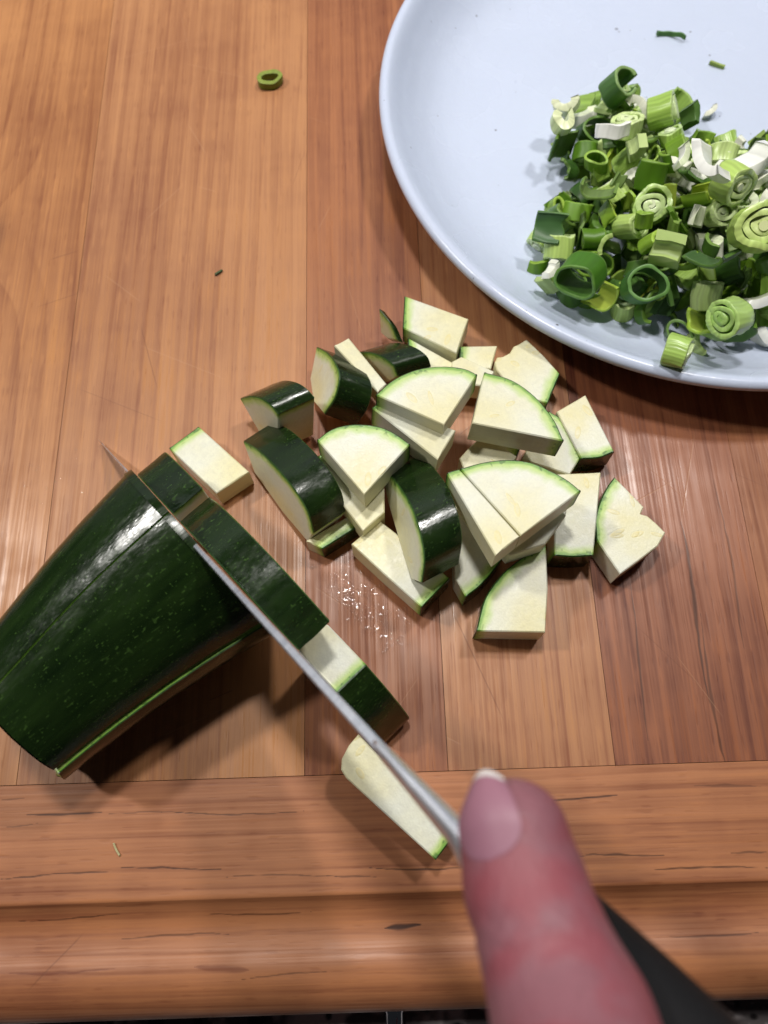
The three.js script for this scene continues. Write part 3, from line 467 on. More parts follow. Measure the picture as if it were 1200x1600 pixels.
// ---------------------------------------------------------------- chopped scallions
{
  const R = rng(2024);
  const leafMat = new THREE.MeshPhysicalMaterial({ vertexColors: true, roughness: 0.42, specularIntensity: 0.8, transmission: 0.28, thickness: 0, side: THREE.DoubleSide });
  const wetMat = new THREE.MeshPhysicalMaterial({ vertexColors: true, roughness: 0.3, specularIntensity: 0.9, side: THREE.DoubleSide });
  const GREEN = [[0.06, 0.16, 0.012], [0.11, 0.25, 0.014], [0.18, 0.36, 0.022], [0.28, 0.47, 0.04], [0.04, 0.11, 0.013], [0.09, 0.2, 0.03], [0.22, 0.4, 0.03]];
  const LIME = [[0.34, 0.52, 0.1], [0.44, 0.6, 0.16], [0.52, 0.66, 0.25]], WHITE = [[0.8, 0.81, 0.68], [0.84, 0.85, 0.77], [0.7, 0.76, 0.52]];
  const pick = (a) => a[Math.floor(R() * a.length)];
  // tube wall: arc from a0 to a1 round the axis (y), outer radii rx/rz, wall, length, ribs; colours outer, inner, cut edge
  function wall({ rx, rz, wall: t, len, a0 = 0, a1 = 6.2832, ribs = 0, oc, ic, ec, skew = 0, ruffle = 0 }) {
    const full = a1 - a0 > 6.28, NA = Math.max(9, Math.round((ribs ? 100 : 44) * (a1 - a0) / 6.28)), pos = [], col = [], idx = [], ph = R() * 9;
    const pt = (a, y, inn) => { const b = ribs && !inn ? 0.009 * Math.cos(a * ribs) * (0.4 + vn(a * 4, ph, 6)) : 0, w = 1 + 0.05 * Math.sin(2 * a + ph) + 0.03 * Math.sin(3 * a + ph * 2) + b, k = inn ? t : 0; return [(rx * w - k) * Math.cos(a), y * len / 2 + skew * Math.cos(a + ph) * len + ruffle * Math.sin(a * 6 + ph) * (y > 0 ? len : 0), (rz * w - k) * Math.sin(a)]; };
    const rows = [[-1, false, ec], [-0.86, false, oc], [0, false, oc], [0.86, false, oc], [1, false, ec], [1, true, ec], [0.86, true, ic], [0, true, ic], [-0.86, true, ic], [-1, true, ec]];
    const nr = rows.length;
    for (let i = 0; i <= NA; i++) { const a = mix(a0, a1, i / NA), st = ribs ? 0.72 + 0.24 * (0.5 + 0.5 * Math.cos(a * ribs)) * vn(a * 5, ph, 9) + 0.34 * vn(a * 6, ph, 3) : 0.78 + 0.26 * vn(a * 9, ph, 2) + 0.22 * vn(a * 22, ph, 4); rows.forEach(([y, inn, c]) => { pos.push(...pt(a, y, inn)); col.push(c[0] * st, c[1] * st, c[2] * st); }); }
    for (let i = 0; i < NA; i++) for (let r = 0; r < nr; r++) { const a = i * nr + r, b = i * nr + (r + 1) % nr; idx.push(a, b, a + nr, b, b + nr, a + nr); }
    if (!full) for (const i of [0, NA]) { const b = i * nr; for (let r = 1; r < nr - 1; r++) idx.push(b, b + r, b + r + 1); }
    for (let i = 0; i < pos.length; i += 3) { // bruised, slightly crushed shapes
      const q = 260, x = pos[i], y = pos[i + 1], z = pos[i + 2];
      pos[i] += 0.0011 * (vn(y * q + ph * 9, z * q, 3) - 0.5) + 0.0004 * (vn(y * 900 + ph * 9, z * 900, 7) - 0.5); pos[i + 1] += 0.0014 * (vn(x * q + ph * 7, z * q, 5) - 0.5); pos[i + 2] += 0.0011 * (vn(x * q + ph * 5, y * q, 8) - 0.5);
    }
    return outward(geoFrom(pos, idx, null, col), V(0, 0, 0));
  }
  const light = (c, k) => c.map((x) => Math.min(0.85, x * k + 0.02));
  const ring = (r, len, c, sq) => wall({ rx: r, rz: r * sq, wall: 0.0007 + R() * 0.0004, len, oc: c, ic: light(c, 0.9), ec: light([c[0] * 1.4 + 0.06, c[1] * 1.25 + 0.09, c[2] * 1.5 + 0.02], 1), skew: (R() - 0.5) * 0.25 });
  const strip = (r, len, c, span) => wall({ rx: r, rz: r * (0.5 + 0.5 * R()), wall: 0.0007 + R() * 0.0005, len, a0: 0, a1: span, oc: c, ic: light([c[0] * 1.7, c[1] * 1.25, c[2] * 1.6], 1), ec: light([c[0] * 1.6 + 0.05, c[1] * 1.3 + 0.08, c[2] * 1.6], 1), skew: (R() - 0.5) * 0.4, ruffle: R() < 0.35 ? 0.07 : 0 });
  function stalk(r, len, c, cc) {        // leek-like nested layers
    const ox = (R() - 0.5) * r * 0.28, oz = (R() - 0.5) * r * 0.28, offs = (g, k) => g.translate(ox * k * 0.6, (R() - 0.5) * len * 0.12, oz * k * 0.6), gs = [], n = 3; for (let k = 0; k < n; k++) { const rr = r * (1 - k * 0.29), q = k / n; gs.push(offs(wall({ rx: rr, rz: rr * 0.94, wall: r * 0.25, len: len * (1 + 0.05 * (R() - 0.5)), ribs: k ? 0 : 22, oc: mix3(c, cc, q), ic: mix3(c, cc, q), ec: mix3(light(c, 1.15), cc, 0.2 + 0.6 * q) }), k)); }
    const core = new THREE.CylinderGeometry(r * 0.2, r * 0.2, len * 1.02, 12); const col = []; for (let i = 0; i < core.attributes.position.count; i++) col.push(...cc); core.setAttribute('color', new THREE.Float32BufferAttribute(col, 3)); core.deleteAttribute('uv'); gs.push(core);
    return mergeGeometries(gs);
  }
  const slab = (r, len, c, span, th) => wall({ rx: r, rz: r, wall: th, len, a0: 0, a1: span, ribs: 18, oc: c, ic: light(c, 1.08), ec: light(c, 1.12), skew: (R() - 0.5) * 0.2 });
  const KINDS = {
    ring: ['scallion_ring', 'hollow green scallion ring in the pile on the plate', 'hollow scallion rings'],
    strip: ['scallion_strip', 'curved green scallion strip in the pile on the plate', 'curved scallion strips'],
    stalk: ['scallion_stalk', 'ribbed lime green scallion stalk slice in the pile on the plate', 'layered scallion stalk slices'],
    slab: ['scallion_chip', 'ribbed pale green scallion chip in the pile on the plate', 'pale scallion chips'],
    white: ['scallion_bulb_piece', 'white scallion bulb piece in the pile on the plate', 'white scallion bulb pieces'],
  };
  function build(kind, s = 1, c) {
    if (kind === 'ring') { const r = (0.0032 + R() * 0.0024) * s; return [ring(r, (0.0035 + R() * 0.004) * s, c ?? pick(GREEN), 0.55 + R() * 0.4), r]; }
    if (kind === 'strip') { const r = (0.003 + R() * 0.003) * s; return [strip(r, (0.004 + R() * 0.005) * s, c ?? pick(GREEN), 1.3 + R() * 2.6), r]; }
    if (kind === 'stalk') { const r = (0.0035 + R() * 0.0016) * s; return [stalk(r, (0.0045 + R() * 0.004) * s, c ?? pick(LIME), pick(WHITE)), r]; }
    if (kind === 'slab') { const r = (0.0038 + R() * 0.0025) * s; return [slab(r, (0.005 + R() * 0.004) * s, c ?? pick(R() < 0.6 ? LIME : GREEN), 0.9 + R() * 1.2, 0.0011 + R() * 0.0012), r]; }
    const r = (0.003 + R() * 0.0035) * s; return [wall({ rx: r, rz: r * 0.8, wall: r * 0.45, len: (0.0035 + R() * 0.003) * s, a0: 0, a1: 1.6 + R() * 2.2, oc: pick(WHITE), ic: pick(WHITE), ec: pick(WHITE) }), r];
  }
  // heap height: pieces fall onto what already lies there
  const GX0 = 0.02, GZ0 = -0.3, CS = 0.0006, GW = 260, GH = 300, Hf = new Float32Array(GW * GH);
  for (let j = 0; j < GH; j++) for (let i = 0; i < GW; i++) Hf[j * GW + i] = plateY(GX0 + i * CS, GZ0 + j * CS);
  const top = (x, z, r) => { let h = 0; const n = Math.ceil(r / CS), ci = Math.round((x - GX0) / CS), cj = Math.round((z - GZ0) / CS); for (let j = -n; j <= n; j++) for (let i = -n; i <= n; i++) if (i * i + j * j <= n * n) { const I = ci + i, J = cj + j; if (I >= 0 && J >= 0 && I < GW && J < GH) h = Math.max(h, Hf[J * GW + I]); } return h; };
  const raise = (x, z, r, y) => { const n = Math.ceil(r / CS), ci = Math.round((x - GX0) / CS), cj = Math.round((z - GZ0) / CS); for (let j = -n; j <= n; j++) for (let i = -n; i <= n; i++) if (i * i + j * j <= n * n) { const I = ci + i, J = cj + j; if (I >= 0 && J >= 0 && I < GW && J < GH) Hf[J * GW + I] = Math.max(Hf[J * GW + I], y); } };
  const place = (kind, geo, q, x, z, sink, label, group) => {
    const g = geo.clone().applyQuaternion(q); g.computeBoundingBox(); const b = g.boundingBox, ex = Math.max(b.max.x - b.min.x, b.max.z - b.min.z) / 2, hh = b.max.y - b.min.y;
    const base = top(x, z, ex * 0.55), y = base - b.min.y - hh * sink;
    raise(x, z, ex * 0.62, base + hh * (0.86 - sink));
    const m = shade(new THREE.Mesh(g, kind === 'white' || kind === 'stalk' ? wetMat : leafMat)); m.name = numbered(KINDS[kind][0]); m.position.set(x, y, z); scene.add(m);
    return tag(m, label ?? KINDS[kind][1], 'scallion piece', group ?? KINDS[kind][2]);
  };
  const quat = (ax, ay, az) => new THREE.Quaternion().setFromEuler(new THREE.Euler(ax, ay, az, 'YXZ'));
  // outline of the heap in the photograph, on the plate
  const edge = [[905, 150], [965, 130], [1030, 165], [1090, 205], [1130, 222], [1200, 210], [1290, 240], [1310, 400], [1270, 530], [1190, 548], [1110, 548], [1060, 536], [985, 505], [900, 470], [858, 455], [820, 400], [850, 330], [862, 260], [870, 190]].map(([x, y]) => { const p = at(x, y, 0.008); return [p.x, p.z]; });
  const inside = (x, z) => { let c = false; for (let i = 0, j = edge.length - 1; i < edge.length; j = i++) if ((edge[i][1] > z) !== (edge[j][1] > z) && x < (edge[j][0] - edge[i][0]) * (z - edge[i][1]) / (edge[j][1] - edge[i][1]) + edge[i][0]) c = !c; return c; };
  const dEdge = (x, z) => { let d = 1; for (let i = 0; i < edge.length; i++) d = Math.min(d, segDist(x, z, edge[i], edge[(i + 1) % edge.length])); return d; };
  let bx0 = 1, bx1 = -1, bz0 = 1, bz1 = -1; for (const [x, z] of edge) { bx0 = Math.min(bx0, x); bx1 = Math.max(bx1, x); bz0 = Math.min(bz0, z); bz1 = Math.max(bz1, z); }
  for (let k = 0; k < 330; k++) {
    let best = null, bs = -1;
    for (let t = 0; t < 26; t++) { const x = mix(bx0, bx1, R()), z = mix(bz0, bz1, R()); if (!inside(x, z)) continue; const d = dEdge(x, z); if (d < 0.0022) continue; const want = plateY(x, z) + 0.004 + 0.017 * sstep(0, 0.03, d), sc = want - top(x, z, 0.003) + 0.002 * R(); if (sc > bs) { bs = sc; best = [x, z]; } }
    if (!best || bs < -0.002) continue;
    const [x, z] = best, pale = sstep(0.07, 0.13, x + 0.35 * (-0.18 - z)) * 0.45, u = R();
    const kind = u < pale * 0.4 ? 'white' : u < pale * 0.6 + 0.04 ? 'stalk' : u < pale + 0.17 ? 'slab' : u < 0.5 + pale * 0.3 ? 'ring' : 'strip';
    const [geo] = build(kind, 0.95 + 0.35 * R());
    place(kind, geo, quat((R() - 0.5) * 2.6, R() * 6.28, (R() - 0.5) * 1.2), x, z, 0.22);
  }
  // pieces that can be picked out in the photograph, on top of the heap
  const put = (kind, px, py, geo, rot, label, sink = 0.2) => { let h = 0.012; for (let k = 0; k < 4; k++) { const p = at(px, py, h); h = top(p.x, p.z, 0.003) + 0.002; } const p = at(px, py, h); return place(kind, geo, quat(...rot), p.x, p.z, sink, label); };
  put('ring', 905, 440, ring(0.0072, 0.0105, [0.07, 0.21, 0.015], 0.82), [1.25, -0.55, 0.1], 'big open scallion ring lying on its side at the rim end of pile', 0.1);
  put('ring', 990, 480, ring(0.0066, 0.0075, [0.06, 0.19, 0.03], 0.9), [0.45, 0.2, 0.1], 'round scallion ring with open hollow near the plate rim', 0.1);
  put('ring', 962, 148, wall({ rx: 0.0058, rz: 0.0052, wall: 0.0011, len: 0.0085, a0: 0.6, a1: 6.0, oc: [0.07, 0.19, 0.02], ic: [0.06, 0.17, 0.015], ec: [0.3, 0.46, 0.16] }), [0.35, 0.3, -0.35], 'tall dark scallion ring standing at the far end of pile', 0.1);
  put('slab', 1030, 410, slab(0.008, 0.0095, [0.42, 0.56, 0.16], 1.5, 0.004), [1.45, 1.35, 0.2], 'large striped lime scallion block in the middle of pile', 0.1);
  put('slab', 975, 234, slab(0.0065, 0.0075, [0.5, 0.62, 0.24], 1.3, 0.003), [1.4, 0.1, 0.1], 'striped pale scallion block at the far end of pile', 0.1);
  put('stalk', 1178, 368, stalk(0.0078, 0.0085, [0.4, 0.56, 0.12], [0.66, 0.72, 0.36]), [0.55, -0.1, 0.05], 'thick round scallion stalk slice showing its layers', 0.1);
  put('stalk', 1132, 506, stalk(0.0058, 0.0095, [0.4, 0.58, 0.17], [0.3, 0.52, 0.12]), [1.1, -1.0, 0.1], 'plump scallion stalk slice near the plate rim', 0.1);
  put('stalk', 1135, 300, stalk(0.0062, 0.008, [0.42, 0.58, 0.14], [0.72, 0.75, 0.5]), [1.2, 0.7, 0.2], 'ribbed lime stalk slice beside the white bulb pieces', 0.1);
  put('stalk', 1075, 525, stalk(0.0048, 0.007, [0.36, 0.54, 0.12], [0.78, 0.79, 0.68]), [1.4, 1.2, 0.1], 'small ribbed stalk slice at the pile foot by the plate rim', 0.1);
  const W1 = [0.85, 0.86, 0.8];
  put('white', 1150, 255, wall({ rx: 0.011, rz: 0.008, wall: 0.0035, len: 0.011, a0: 0.3, a1: 2.4, oc: W1, ic: W1, ec: W1 }), [1.0, 0.5, 0.3], 'largest white scallion bulb piece in the pile', 0.15);
  put('white', 1093, 290, wall({ rx: 0.010, rz: 0.007, wall: 0.003, len: 0.007, a0: 0.4, a1: 2.6, oc: W1, ic: [0.7, 0.74, 0.6], ec: W1 }), [0.9, -1.2, 0.2], 'long curved white scallion bulb piece in the pile', 0.1);
  put('white', 958, 200, wall({ rx: 0.0058, rz: 0.005, wall: 0.002, len: 0.0045, a0: 0.2, a1: 3.0, oc: W1, ic: W1, ec: W1 }), [-0.6, 0, 0], 'white scallion crescent at the far end of pile', 0.1);
  put('white', 1168, 480, wall({ rx: 0.0095, rz: 0.006, wall: 0.003, len: 0.006, a0: 0.5, a1: 2.5, oc: W1, ic: [0.72, 0.75, 0.58], ec: W1 }), [0.6, 0.4, 0.2], 'white scallion crescent near the plate rim', 0.1);
  put('white', 1050, 245, wall({ rx: 0.006, rz: 0.005, wall: 0.002, len: 0.004, a0: 0, a1: 2.0, oc: W1, ic: W1, ec: [0.66, 0.73, 0.5] }), [0.4, 0.8, 0], 'bent white scallion sliver on the pile', 0.1);
  put('white', 882, 168, wall({ rx: 0.0048, rz: 0.0042, wall: 0.0028, len: 0.006, a0: 0, a1: 3.4, oc: [0.62, 0.68, 0.38], ic: WHITE[2], ec: [0.66, 0.7, 0.46] }), [0.5, 0.2, 0.3], 'pale yellow scallion piece at the far corner of pile', 0.05);
  put('white', 878, 190, wall({ rx: 0.0045, rz: 0.0042, wall: 0.0028, len: 0.004, a0: 0, a1: 5, oc: [0.56, 0.66, 0.3], ic: WHITE[2], ec: [0.66, 0.72, 0.42] }), [0.2, 0.9, 0.1], 'pale scallion piece with white heart at the far corner of pile', 0.05);
  put('strip', 855, 372, strip(0.0075, 0.010, [0.03, 0.12, 0.02], 1.6), [1.5, 1.4, 0.1], 'flat dark green scallion strip at the left foot of pile', 0.1);
  put('strip', 1095, 395, strip(0.009, 0.009, [0.025, 0.1, 0.012], 1.9), [1.2, -0.7, 0.2], 'broad dark scallion strip beside the striped lime block', 0.05);
  put('white', 1103, 172, wall({ rx: 0.0036, rz: 0.003, wall: 0.0018, len: 0.003, a0: 0, a1: 2.4, oc: [0.62, 0.66, 0.55], ic: WHITE[0], ec: WHITE[0] }), [0.3, 0.5, 0.2], 'single pale scallion scrap lying off the pile on plate', 0.05);
  put('white', 848, 438, wall({ rx: 0.0042, rz: 0.003, wall: 0.0018, len: 0.004, a0: 0, a1: 2.2, oc: WHITE[1], ic: WHITE[0], ec: WHITE[0] }), [0.8, 0.9, 0.2], 'white scallion scrap beside the big open ring', 0.05);
  // strays
  const stray = (name, geo, px, py, h, rot, label) => { const g = geo.applyQuaternion(quat(...rot)); g.computeBoundingBox(); const m = shade(new THREE.Mesh(g, leafMat)); m.name = numbered(name); const p = at(px, py, h); m.position.set(p.x, (h <= 0.001 ? 0 : plateY(p.x, p.z)) - g.boundingBox.min.y + 0.0001, p.z); scene.add(m); tag(m, label, 'scallion piece'); };
  stray('scallion_ring', wall({ rx: 0.0052, rz: 0.0036, wall: 0.0017, len: 0.003, oc: [0.2, 0.3, 0.03], ic: [0.26, 0.36, 0.04], ec: [0.3, 0.38, 0.06] }), 422, 129, 0.0008, [0.08, 0.35, 0], 'single olive green scallion ring lying alone on the wooden board');
  stray('scallion_strip', wall({ rx: 0.0075, rz: 0.004, wall: 0.0006, len: 0.0018, a0: 0.4, a1: 2.3, oc: [0.05, 0.17, 0.02], ic: [0.08, 0.22, 0.03], ec: [0.1, 0.26, 0.05] }), 1050, 66, 0.004, [0.1, 2.7, 0], 'bent dark green scallion thread on bare part of plate');
  stray('scallion_strip', wall({ rx: 0.012, rz: 0.008, wall: 0.0008, len: 0.0014, a0: 1.3, a1: 1.85, oc: [0.3, 0.42, 0.06], ic: [0.3, 0.42, 0.06], ec: [0.36, 0.48, 0.1] }), 1131, 84, 0.004, [0, -0.5, 0], 'short lime green scallion thread on bare part of plate');
  stray('scallion_scrap', wall({ rx: 0.003, rz: 0.002, wall: 0.0006, len: 0.0006, a0: 0.6, a1: 1.9, oc: [0.03, 0.08, 0.012], ic: [0.03, 0.08, 0.012], ec: [0.04, 0.1, 0.02] }), 335, 423, 0.0006, [0, 0.5, 0], 'tiny dark green scrap on the tan plank');
  stray('scallion_scrap', wall({ rx: 0.005, rz: 0.003, wall: 0.0005, len: 0.0005, a0: 1.1, a1: 1.9, oc: [0.6, 0.55, 0.3], ic: [0.6, 0.55, 0.3], ec: [0.6, 0.55, 0.3] }), 192, 1316, 0.0006, [0, -1.0, 0], 'thin straw coloured fibre on the front plank');
}

// ---------------------------------------------------------------- juice on the board
{
  const R = rng(64), gs = [], water = new THREE.MeshPhysicalMaterial({ color: 0xffffff, transmission: 1, thickness: 0, ior: 1.33, roughness: 0.07 });
  const drop = (px, py, r, el, h) => {
    const p = at(px, py, 0), g = new THREE.SphereGeometry(1, 12, 6, 0, 6.2832, 0, Math.PI / 2), q = g.attributes.position, ph = R() * 9;
    for (let i = 0; i < q.count; i++) { const a = Math.atan2(q.getZ(i), q.getX(i)), k = 1 + 0.2 * Math.sin(2 * a + ph) + 0.12 * Math.sin(3 * a + ph * 2); q.setXYZ(i, q.getX(i) * k * r * el, q.getY(i) * h, q.getZ(i) * k * r / el); }
    g.rotateY(R() * 6.28); g.translate(p.x, 0.00003, p.z); g.computeVertexNormals(); gs.push(g);
  };
  const poly = [[455, 860], [545, 868], [640, 975], [620, 1030], [570, 985], [500, 900]];
  for (let k = 0; k < 420; k++) { const t = R(), u = Math.pow(R(), 1.2); const e = mix(0, 5, t), i = Math.min(4, Math.floor(e)), a = poly[i], b = poly[(i + 1) % 6], cx = 545, cy = 930; const x = mix(cx, mix(a[0], b[0], e - i), u) + (R() - 0.5) * 22, y = mix(cy, mix(a[1], b[1], e - i), u) + (R() - 0.5) * 22; drop(x, y, 0.00022 + Math.pow(R(), 4) * 0.0011, 1 + R() * 1.1, 0.0001 + R() * 0.00022); }
  for (let k = 0; k < 24; k++) { const t = k / 23; drop(mix(556, 634, t), mix(968, 952, t) + (R() - 0.5) * 4, 0.0005 + R() * 0.0005, 1.6, 0.0003); drop(mix(598, 630, t) + (R() - 0.5) * 6, mix(1020, 994, t), 0.0004 + R() * 0.0005, 1.5, 0.0003); drop(mix(520, 556, t), mix(906, 866, t) + (R() - 0.5) * 10, 0.0004 + R() * 0.0004, 1.4, 0.00025); }
  for (let k = 0; k < 40; k++) drop(mix(20, 130, R()), mix(700, 790, R()), 0.0002 + R() * 0.0004, 1.3, 0.0001);
  const m = shade(new THREE.Mesh(mergeGeometries(gs), water)); m.name = 'juice_droplets'; scene.add(m);
  tag(m, 'clear juice droplets smeared on the wood beside the zucchini slice', 'juice', null, 'stuff');
}
{
  // scrap of flesh beside the uncut zucchini
  const c = at(322, 1028, 0.004);
  chunk({ name: 'zucchini_scrap', label: 'tiny white zucchini scrap on the board against the uncut zucchini', category: 'zucchini scrap', pts: [[314, 1028], [328, 1019], [332, 1022], [318, 1033]].map(([x, y]) => at(x, y, 0.004)), skin: [], ext: V(0.0006, -0.0038, 0.0006), seeds: 0, seed: 301 });
}
capMap.needsUpdate = true; capAux.needsUpdate = true;

// ---------------------------------------------------------------- hand
{
  const hand = thing('person_hand', 'pink left hand with index finger pressed along the knife spine', 'hand');
  const B = KL;                       // finger contact lies at the knife station KL
  const ix = [atD(803, 1306, 0.1065), atD(822, 1390, 0.1035), atD(852, 1480, 0.0985), atD(893, 1590, 0.0935)];
  const MCP = kp(B + 0.064, 0.020, -0.019), MCP3 = kp(B + 0.080, 0.004, -0.027), MCP4 = kp(B + 0.095, -0.012, -0.028), MCP5 = kp(B + 0.107, -0.027, -0.025);
  const WR = kp(B + 0.150, -0.010, -0.034), EL = kp(B + 0.30, -0.06, -0.06);
  const bones = [];
  const bone = (a, b, ra, rb, k = 0.006) => bones.push([a, b, ra, rb, k]);
  bone(ix[0], ix[1], 0.0076, 0.0080, 0.002); bone(ix[1], ix[2], 0.0080, 0.0082, 0.002); bone(ix[2], ix[3], 0.0082, 0.0092, 0.002); bone(ix[3], MCP, 0.0092, 0.0112, 0.003);
  const chain = (m, k0, r) => { const p1 = kp(k0 - 0.018, -0.034, -0.020), p2 = kp(k0 - 0.022, -0.038, 0.008), p3 = kp(k0 - 0.021, -0.022, 0.0195); bone(m, p1, r * 1.2, r * 1.05); bone(p1, p2, r * 1.05, r * 0.95, 0.003); bone(p2, p3, r * 0.95, r * 0.85, 0.003); };
  chain(MCP3, B + 0.080, 0.0092); chain(MCP4, B + 0.098, 0.0088); chain(MCP5, B + 0.115, 0.0078);
  for (const m of [MCP, MCP3, MCP4, MCP5]) bone(m, WR, 0.0125, 0.017, 0.012);
  const TB = kp(B + 0.115, 0.016, -0.010), T1 = kp(B + 0.090, 0.018, 0.006), T2 = kp(B + 0.068, 0.010, 0.0195);
  bone(WR, TB, 0.016, 0.0135, 0.012); bone(TB, T1, 0.013, 0.0105, 0.005); bone(T1, T2, 0.0105, 0.009, 0.004);
  const all = [...bones.slice(0)];
  const sdf = (p, list) => {
    let d = 1;
    for (const [a, b, ra, rb, k] of list) {
      const bx = b.x - a.x, by = b.y - a.y, bz = b.z - a.z, px = p.x - a.x, py = p.y - a.y, pz = p.z - a.z, t = clamp((px * bx + py * by + pz * bz) / (bx * bx + by * by + bz * bz));
      const e = Math.hypot(px - bx * t, py - by * t, pz - bz * t) - mix(ra, rb, t), h = clamp(0.5 + 0.5 * (d - e) / k); d = mix(d, e, h) - k * h * (1 - h);
    }
    return d;
  };
  // finger frame: axis towards the tip, dorsal side towards the lens and a little to the left
  const ax = ix[0].clone().sub(ix[1]).normalize(), toEye = EYE.clone().sub(ix[0]).normalize();
  const dor = toEye.clone().addScaledVector(RIGHT, -0.62); dor.addScaledVector(ax, -dor.dot(ax)).normalize(); const sd = ax.clone().cross(dor).normalize();
  const nailC = ix[0].clone().addScaledVector(ax, 0.0012);
  const carve = (p) => {        // creases over the end joint, a bed for the nail
    const v = p.clone().sub(ix[0]), a = v.dot(ax), d = v.dot(dor), s = v.dot(sd);
    let c = 0;
    if (d > 0 && a < 0 && a > -0.03) for (const [a0, dep] of [[-0.0098, 0.0003], [-0.0118, 0.00025], [-0.0085, 0.0002], [-0.0248, 0.0004], [-0.0272, 0.00035]]) c += dep * Math.exp(-(((a - a0 + 0.25 * s * s / 0.008 + 0.0004 * Math.sin(s * 900 + a0 * 5e4)) / 0.0004) ** 2));
    return c;
  };
  function mc(list, lo, size, res) {
    const f = new MarchingCubes(res, new THREE.MeshStandardMaterial(), false, false, 260000), p = V(0, 0, 0), half = res / 2;
    f.isolation = 0;
    for (let k = 0; k < res; k++) for (let j = 0; j < res; j++) for (let i = 0; i < res; i++) {
      p.set(lo.x + (i / half) * size / 2, lo.y + (j / half) * size / 2, lo.z + (k / half) * size / 2);
      let d = sdf(p, list); if (Math.abs(d) < 0.003) d += carve(p);
      f.field[k * res * res + j * res + i] = -d;
    }
    f.update();
    const n = f.count, P = new Float32Array(n * 3), Nn = new Float32Array(n * 3);
    for (let i = 0; i < n; i++) { for (let c = 0; c < 3; c++) P[i * 3 + c] = lo.getComponent(c) + (f.positionArray[i * 3 + c] + 1) * size / 2; }
    let g = new THREE.BufferGeometry(); g.setAttribute('position', new THREE.BufferAttribute(P, 3)); g = mergeVertices(g, 2e-5); g.computeVertexNormals(); return g;
  }
  const boxOf = (list) => { const b = new THREE.Box3(); for (const [a, c, ra, rb] of list) for (const [q, r] of [[a, ra], [c, rb]]) { b.expandByPoint(q.clone().addScalar(r + 0.004)); b.expandByPoint(q.clone().addScalar(-r - 0.004)); } const s = b.getSize(V(0, 0, 0)); return [b.min, Math.max(s.x, s.y, s.z)]; };
  const [lo, size] = boxOf(bones);
  const g1 = mc(bones, lo, size, 132);
  const arm = [[WR.clone(), EL, 0.021, 0.036, 0.01], [kp(B + 0.12, -0.008, -0.03), WR, 0.017, 0.021, 0.01]], [lo2, size2] = boxOf(arm);
  const g2 = mc(arm, lo2, size2, 56);
  const g = mergeGeometries([g1, g2]);
  { // check the winding once and turn the faces outwards
    const p = g.attributes.position, id = g.index.array, a = V(0, 0, 0), b = V(0, 0, 0), c = V(0, 0, 0); let vol = 0;
    for (let i = 0; i < id.length; i += 3) { a.fromBufferAttribute(p, id[i]); b.fromBufferAttribute(p, id[i + 1]); c.fromBufferAttribute(p, id[i + 2]); vol += a.dot(b.cross(c)); }
    if (vol < 0) for (let i = 0; i < id.length; i += 3) { const t = id[i]; id[i] = id[i + 1]; id[i + 1] = t; }
    g.computeVertexNormals();
  }
  const p = g.attributes.position, col = [], uv = [], v = V(0, 0, 0);
  for (let i = 0; i < p.count; i++) {
    v.fromBufferAttribute(p, i); const q = v.clone().sub(ix[0]), a = q.dot(ax), s = q.dot(sd), d = q.dot(dor);
    const m = fbm(v.x * 260 + 40, v.z * 260 + v.y * 200 + 40, 3, 3), mm = fbm(v.x * 900 + 9, v.z * 900 + v.y * 500, 6, 2);
    let c = mix3([0.265, 0.105, 0.128], [0.285, 0.08, 0.10], sstep(0.35, 0.7, m)); const k = 0.94 + 0.14 * (mm - 0.5); c = c.map((x) => x * k);
    c = mix3(c, [0.27, 0.06, 0.075], 0.5 * sstep(0.004, 0, Math.abs(a + 0.0062)) * sstep(0, 0.006, d));
    c = mix3(c, [0.275, 0.064, 0.08], 0.5 * sstep(0.006, 0, Math.abs(a + 0.0105)) * sstep(0.3, 0.7, m));
    col.push(...c); uv.push(a / 0.012, Math.atan2(s, d) * 0.008 / 0.012);
  }
  g.setAttribute('color', new THREE.Float32BufferAttribute(col, 3)); g.setAttribute('uv', new THREE.Float32BufferAttribute(uv, 2));
  const poreT = paint(256, 256, (i, j) => { const a = vn(i * 0.11, j * 0.22, 2), b = vn(i * 0.4, j * 0.4, 6); return [0.5, 0.5, 0.5, 0.5 + 0.4 * (a - 0.5) + 0.25 * (b - 0.5), 0.5]; }, true);
  mesh('skin', g, new THREE.MeshPhysicalMaterial({ vertexColors: true, roughness: 0.52, specularIntensity: 0.8, bumpMap: poreT.aux, bumpScale: 0.00012, sheen: 0.25, sheenColor: new THREE.Color().setRGB(0.6, 0.25, 0.25), sheenRoughness: 0.5 }), hand);
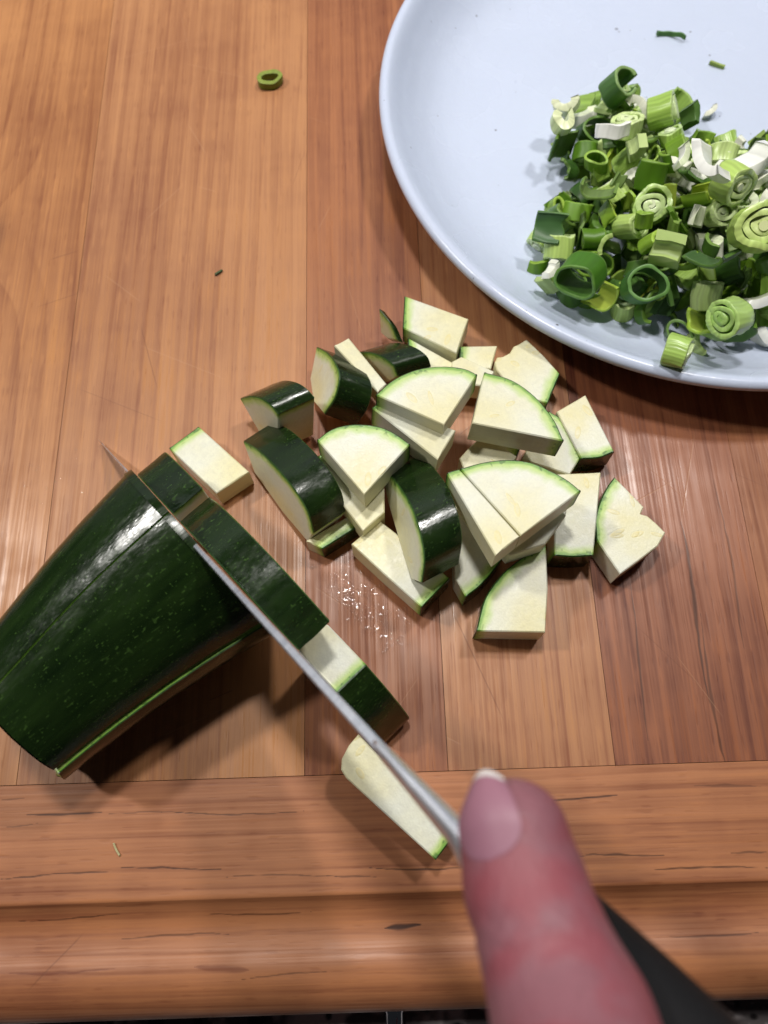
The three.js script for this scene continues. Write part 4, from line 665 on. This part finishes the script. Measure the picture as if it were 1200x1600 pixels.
  // nail: plate and white free edge, arched over the fingertip
  const nail = (t0, t1, lift, NT) => {
    const pos = [], idx = [], NS = 20;
    for (let i = 0; i <= NT; i++) for (let j = 0; j <= NS; j++) {
      const t = mix(t0, t1, i / NT), s = j / NS * 2 - 1;             // t: 0 at the cuticle, 1 at the tip
      const hw = 0.0047 * (t < 0.4 ? Math.sqrt(Math.max(0, 1 - (1 - t / 0.4) ** 2)) : 1 - 0.1 * ((t - 0.4) / 0.6) ** 2), ang = s * hw / 0.0068;
      const al = mix(-0.0038, 0.0076, t) - 0.0015 * t * s * s, rr = 0.00755 - 0.0034 * Math.pow(clamp((t - 0.35) / 0.65), 2.0) + lift;
      const q = nailC.clone().addScaledVector(ax, al).addScaledVector(sd, Math.sin(ang) * rr * 1.02).addScaledVector(dor, Math.cos(ang) * rr + 0.00045); pos.push(...q.toArray());
    }
    for (let i = 0; i < NT; i++) for (let j = 0; j < NS; j++) { const a = i * (NS + 1) + j; idx.push(a, a + 1, a + NS + 1, a + 1, a + NS + 2, a + NS + 1); }
    return geoFrom(pos, idx);
  };
  const n1 = mesh('fingernail', nail(0, 0.925, 0, 24), new THREE.MeshPhysicalMaterial({ color: new THREE.Color().setRGB(0.31, 0.14, 0.19), roughness: 0.5, side: THREE.DoubleSide }), hand);
  mesh('nail_tip', nail(0.925, 1, 0.0001, 8), new THREE.MeshPhysicalMaterial({ color: new THREE.Color().setRGB(0.62, 0.58, 0.56), roughness: 0.35, side: THREE.DoubleSide }), n1);
}

// ---------------------------------------------------------------- chrome utensil end below the board's front edge
{
  const u = thing('chrome_utensil', 'flared chrome utensil end showing below the board front edge', 'utensil');
  const c = at(616, 1588, -0.028); u.position.set(c.x, -0.028, c.z - 0.004);
  const g = new THREE.LatheGeometry([[0, 0], [0.0046, 0], [0.005, 0.0006], [0.0047, 0.0016], [0.0032, 0.004], [0.0027, 0.008], [0.0026, 0.05], [0, 0.05]].map((p) => new THREE.Vector2(...p)), 32);
  g.rotateX(Math.PI / 2);
  const m = mesh('shaft', g, new THREE.MeshPhysicalMaterial({ color: 0xdfe2e6, metalness: 1, roughness: 0.12 }), u); m.position.y = -0.0055;
}

scene.traverse((o) => { if (o.isMesh) o.castShadow = o.receiveShadow = true; });
renderer.render(scene, camera);
